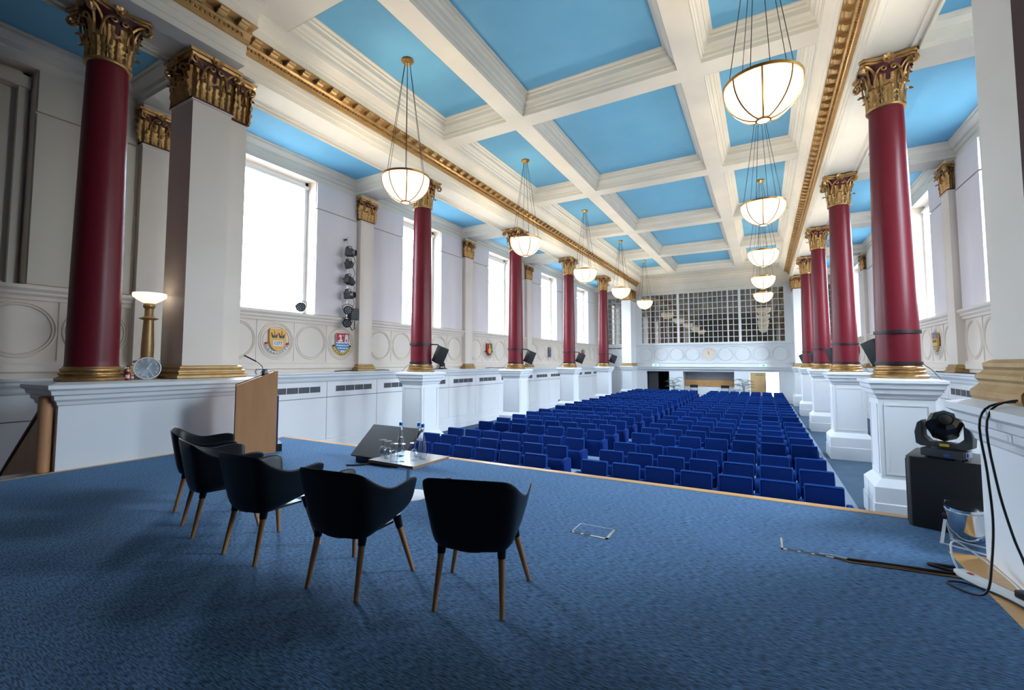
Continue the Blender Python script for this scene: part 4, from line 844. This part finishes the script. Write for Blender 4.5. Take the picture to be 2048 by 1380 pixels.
def coat(key, kind, label):
    x, y = coat_pos[key]; sg = 1 if key[0] == 0 else -1
    # local x along the wall (seen left to right), local -y out of the wall
    t = thing('coat_of_arms', label, 'coat of arms', T(x + sg * .03, y, 2.06, PI / 2 if key[0] == 0 else -PI / 2), 'painted coats of arms on the walls')
    w, h = .23, .285
    P = shield_poly(w, h)
    def plate(poly, d0, d1, m, nm): return obj(nm, MB().prism(poly, -d1, -d0, 'y'), m, t, smooth=False)
    def ribbon(m, ends, text=None):
        vs = []
        for i in range(13): a = -PI * .84 + PI * .68 * i / 12; vs += [(.33 * math.cos(a), -.01, .08 + .40 * math.sin(a)), (.39 * math.cos(a), -.01, .08 + .46 * math.sin(a))]
        rb = obj('ribbon', MB().add(vs, [(2 * i, 2 * i + 1, 2 * i + 3, 2 * i + 2) for i in range(12)]), m, t); sl = rb.modifiers.new('s', 'SOLIDIFY'); sl.thickness = .012
        for s in (-1, 1): plate([(s * .30 + q * .035, -.10 + p * .035) for q, p in ((-1, -1), (1, -.6), (.8, 1), (-.8, .8))], .0, .02, ends, 'ribbon_end')
        for i in range(9): a = -PI * .80 + PI * .60 * i / 8; obj('motto_letter', B(-.012, .012, -.022, -.016, -.016, .016), 'arms_grey' if m != 'yellow' else 'ink', t, Matrix.Translation((.36 * math.cos(a), 0, .08 + .43 * math.sin(a))))
    def ship(cx, cz, s):
        plate([(cx - .075 * s, cz + .0), (cx - .05 * s, cz - .07 * s), (cx + .05 * s, cz - .07 * s), (cx + .075 * s, cz + .03 * s), (cx + .05 * s, cz - .01), (cx - .04 * s, cz - .02)], .045, .06, 'purple', 'ship_hull')
        plate([(cx - .06 * s, cz - .02), (cx - .085 * s, cz + .05 * s), (cx - .05 * s, cz + .02)], .045, .058, 'purple', 'ship_stern'); plate([(cx - .008, cz - .02), (cx + .008, cz - .02), (cx + .008, cz + .10 * s), (cx - .008, cz + .10 * s)], .045, .06, 'orange', 'mast'); plate([(cx - .035 * s, cz - .02), (cx + .035 * s, cz - .02), (cx + .03 * s, cz - .055 * s), (cx - .03 * s, cz - .055 * s)], .06, .064, 'green', 'ship_planks'); plate([(cx, cz + .10 * s), (cx + .05 * s, cz + .09 * s), (cx, cz + .075 * s)], .045, .058, 'arms_white', 'flag')
    if kind == 'ships':
        plate(P, 0, .045, 'arms_gold', 'shield'); ship(-.10, .13, 1.15); ship(.105, .13, 1.15); plate([(-.14, -.17), (.14, -.17), (.14, -.02), (-.14, -.02)], .045, .052, 'arms_white', 'tablet')
        obj('date', text_mesh('1277', .12), 'ink', t, T(0, -.054, -.095) @ Matrix.Rotation(PI / 2, 4, 'X')); ribbon('arms_white', 'red')
    elif kind == 'waves':
        plate(P, 0, .04, 'arms_white', 'shield'); plate([(-w, h), (w, h), (w, .02), (-w, .02)], .04, .045, 'red', 'field')
        for z in (-.045, -.125, -.205):
            hw = w * (1 if z > -.1 else .9 if z > -.15 else .62); up = [(-hw + 2 * hw * i / 12, z + .022 + .014 * math.sin(i * 1.9)) for i in range(13)]; plate(up + [(a, b - .045) for a, b in up[::-1]], .04, .047, 'arms_blue', 'wave')
        plate([(.06, .02), (.20, .02), (.19, .22), (.16, .25), (.10, .25), (.07, .22)], .045, .058, 'arms_white', 'tower'); plate([(.11, .04), (.15, .04), (.15, .10), (.11, .10)], .058, .06, 'red', 'tower_gate'); plate([(-.20, .06), (-.15, .03), (-.03, .03), (.0, .09), (-.05, .07), (-.06, .17), (-.04, .22), (-.12, .24), (-.16, .18), (-.10, .17), (-.11, .08)], .045, .056, 'arms_white', 'lion'); plate([(.0, .20), (.03, .20), (.03, .23), (.0, .23)], .045, .056, 'arms_white', 'star'); ribbon('yellow', 'black')
    elif kind == 'redgreen':
        plate(P, 0, .04, 'red', 'shield'); plate(half(P, x0=0), .04, .044, 'green', 'field'); plate([(-.05, .22), (.04, .24), (.05, .08), (.13, .0), (.10, -.16), (.0, -.2), (-.10, -.14), (-.12, .02), (-.05, .06)], .044, .06, 'arms_gold', 'figure'); ribbon('arms_white', 'black')
    elif kind == 'blue':
        plate([(-.17, .30), (.17, .30), (.17, -.30), (-.17, -.30)], 0, .04, 'arms_grey', 'shield'); plate([(-.10, .10), (.15, .10), (.15, -.18), (-.10, -.18)], .04, .05, 'ink', 'field'); plate([(-.02, .06), (.12, .04), (.10, -.12), (-.04, -.10)], .05, .055, 'arms_blue', 'figure')
    elif kind == 'greyred':
        plate(P, 0, .04, 'red', 'shield'); plate([(-w, h), (w, h), (w, .08), (-w, .08)], .04, .046, 'arms_grey', 'chief'); plate([(-.02, .05), (.02, .05), (.02, -.2), (-.02, -.2)], .04, .045, 'purple', 'pale'); ribbon('arms_white', 'red')
    else:
        plate(P, 0, .05, 'arms_gold', 'shield'); plate([(-w, h), (w, h), (w, .10), (-w, .10)], .05, .056, 'arms_blue', 'chief'); plate([(-.20, .26), (-.02, .24), (-.03, .12), (-.19, .11)], .056, .062, 'orange', 'beast'); plate([(.05, .22), (.16, .23), (.15, .13), (.06, .13)], .056, .062, 'orange', 'beast'); plate([(-.15, .07), (-.03, .07), (-.03, -.01), (-.15, -.01)], .05, .056, 'green', 'quarter'); plate([(.02, .07), (.17, .07), (.17, -.01), (.02, -.01)], .05, .056, 'green', 'quarter'); plate([(-.16, -.12), (.16, -.12), (.09, -.22), (-.09, -.22)], .05, .056, 'arms_blue', 'base_field'); plate([(-.13, -.16), (.13, -.16), (.12, -.18), (-.12, -.18)], .056, .06, 'arms_white', 'wave'); ribbon('arms_white', 'green')
coat((0, 1, 2), 'ships', 'golden shield with two ships and a date, beside the lectern'); coat((0, 1, 4), 'waves', 'red and white shield with blue waves, below the wall lights'); coat((0, 3, 1), 'redgreen', 'red and green shield with a golden figure on the left wall'); coat((0, 3, 3), 'blue', 'dark shield half hidden behind a left column'); coat((0, 4, 2), 'blue', 'narrow grey and blue panel of arms on the left wall'); coat((0, 5, 2), 'greyred', 'grey and red shield farthest along the left wall'); coat((1, 3, 1), 'multi', 'blue and gold shield on the right wall'); coat((1, 5, 2), 'greyred', 'red shield peeping past a right row column')

# ------------------------------------------------------------------ end wall furniture
cl = thing('relief_clock', 'pale clock face set in the middle roundel of the end wall', 'clock', T(RX[4], YB, 2.05))
obj('dial', MB().lathe([(.0, .012), (.44, .012), (.44, 0)], 36, M=Matrix.Rotation(PI / 2, 4, 'X')), 'cream', cl)
for i in range(12): obj('hour_mark', B(-.012, .012, -.016, -.012, .33, .40), 'arms_gold', cl, Matrix.Rotation(i * PI / 6, 4, 'Y'))
obj('hour_hand', MB().prism([(-.03, -.05), (.03, -.05), (.05, .1), (0, .24), (-.05, .1)], -.02, -.014, 'y'), 'arms_gold', cl, Matrix.Rotation(R_(-14), 4, 'Y')); obj('minute_hand', MB().prism([(-.015, -.06), (.015, -.06), (.02, .1), (0, .36), (-.02, .1)], -.026, -.02, 'y'), 'arms_gold', cl, Matrix.Rotation(R_(-20), 4, 'Y'))
dk = thing('reception_desk', 'long wooden fronted desk in the recess of the end wall', 'desk', T(-3.43, YB + .55, 0)); obj('front_panel', B(-1.62, 1.62, -.03, .03, -.26, .20), 'wood', dk); obj('base', B(-1.62, 1.62, 0, .5, HF, -.26), 'white', dk); obj('worktop', B(-1.6, 1.6, .03, .5, .12, .16), 'white', dk)
for i, x in enumerate((-4.35, -2.35)):
    c = thing('desk_chair', ['black chair back before the desk, on the doorway side', 'black chair back before the desk, on the wooden door side'][i], 'chair', T(x, YB - .1, 0), 'chairs before the desk'); obj('backrest', B(-.26, .26, -.02, .02, -.32, -.12), 'black', c, bevel=.01); obj('seat', B(-.25, .25, -.45, .0, HF + .44, HF + .48), 'black', c)
    for sx in (-.22, .22):
        for y in (-.42, .0): obj('leg', MB().tube([(sx, y, HF), (sx, y, HF + .45 if y < 0 else -.14)], .012, 6), 'black', c)
fr_l = MB(); 
def frond_mesh():
    mb = MB(); spine = [(.02 + .55 * t, 0, .38 * t - .42 * t * t) for t in [i / 6 for i in range(7)]]; mb.tube(spine, .006, 4)
    for i in range(1, 7):
        x, _, z = spine[i]
        for s in (-1, 1): l = .26 * (1 - .07 * i); mb.add([(x - .02, 0, z), (x + .02, 0, z), (x + .10, s * l * .6, z - .01), (x + .14, s * l, z - .09), (x + .06, s * l * .6, z - .01)], [(0, 1, 2, 4), (4, 2, 3)])
    return mb.mesh('frond', False)
FR = frond_mesh()
for i, x in enumerate((-5.55, -1.18)):
    p = thing('potted_palm', ['potted palm beside the dark doorway of the end wall', 'potted palm beside the pale wooden door of the end wall'][i], 'plant', T(x, YB - 1.0, HF), 'potted palms'); obj('pot', MB().lathe([(.16, 0), (.20, .36), (.22, .36), (.22, .40), (.19, .40), (.18, .34), (0, .34)], 18), 'pot', p)
    for k in range(3): obj('stem', MB().tube([(.03 * k - .03, .02 * k, .3), (.05 * k - .05, .03 * k - .03, 1.0), (.10 * k - .10, .05 * k - .05, 1.45 - .12 * k)], .016, 6), 'plantstem', p)
    for k in range(15):
        z = .75 + .75 * (k / 14); obj('frond', FR, 'plantleaf', p, T(random.uniform(-.06, .06), random.uniform(-.05, .05), z, k * 2.4 + i) @ Matrix.Rotation(R_(random.uniform(-25, 5)), 4, 'Y') @ Matrix.Scale(random.uniform(.75, 1.1), 4))
# wall sockets on the left dado
for i, y in enumerate((13.72, 19.3, 25.6)):
    s = thing('wall_socket', f'double wall socket low on the left wall, {ORD[i]} from the stage', 'socket', T(XWL + .207, y, -.86), 'sockets on the left wall'); obj('plate', B(0, .012, -.2, .2, -.07, .07), 'whiteplastic', s); obj('outlet', B(.012, .016, -.11, -.02, -.05, .05), 'black', s); obj('outlet', B(.012, .016, .03, .14, -.05, .05), 'black', s)
# loose leads on the side ledges
for i, (y0, y1) in enumerate(((9.0, 11.2), (17.2, 19.2), (12.6, 14.4))):
    cable('cable', [(XWL + .22, y0, ZP + .012), (XWL + .28, y0 + .5, ZP + .03), (XWL + .2, (y0 + y1) / 2, ZP + .012), (XWL + .29, y1 - .4, ZP + .025), (XWL + .22, y1, ZP + .012)], .014, 'black', ['loose black leads on the left ledge below the wall lights', 'loose black leads on the left ledge past the third column', 'loose black leads on the left ledge behind the second column'][i])
cable('cable', [(XWR - .24, 12.0, ZP + .012), (XWR - .30, 13.2, ZP + .02), (XWR - .22, 14.6, ZP + .012), (XWR - .28, 17.0, ZP + .015)], .018, 'black', 'black lead lying along the right ledge')
ml = thing('small_moving_light', 'small black moving light on the ledge behind a left column', 'stage light', T(XWL + .24, 14.05, ZP - .065)); obj('base', B(-.12, .12, -.1, .1, .07, .13), 'darkgrey', ml, bevel=.01); obj('yoke', MB().tube([(-.11, 0, .13), (-.11, 0, .28), (-.07, 0, .33), (.07, 0, .33), (.11, 0, .28), (.11, 0, .13)], .022, 6), 'black', ml); obj('head', MB().lathe([(.0, -.1), (.07, -.09), (.08, .05), (.06, .09), (0, .09)], 14, c=(0, 0, .26)), 'black', ml)
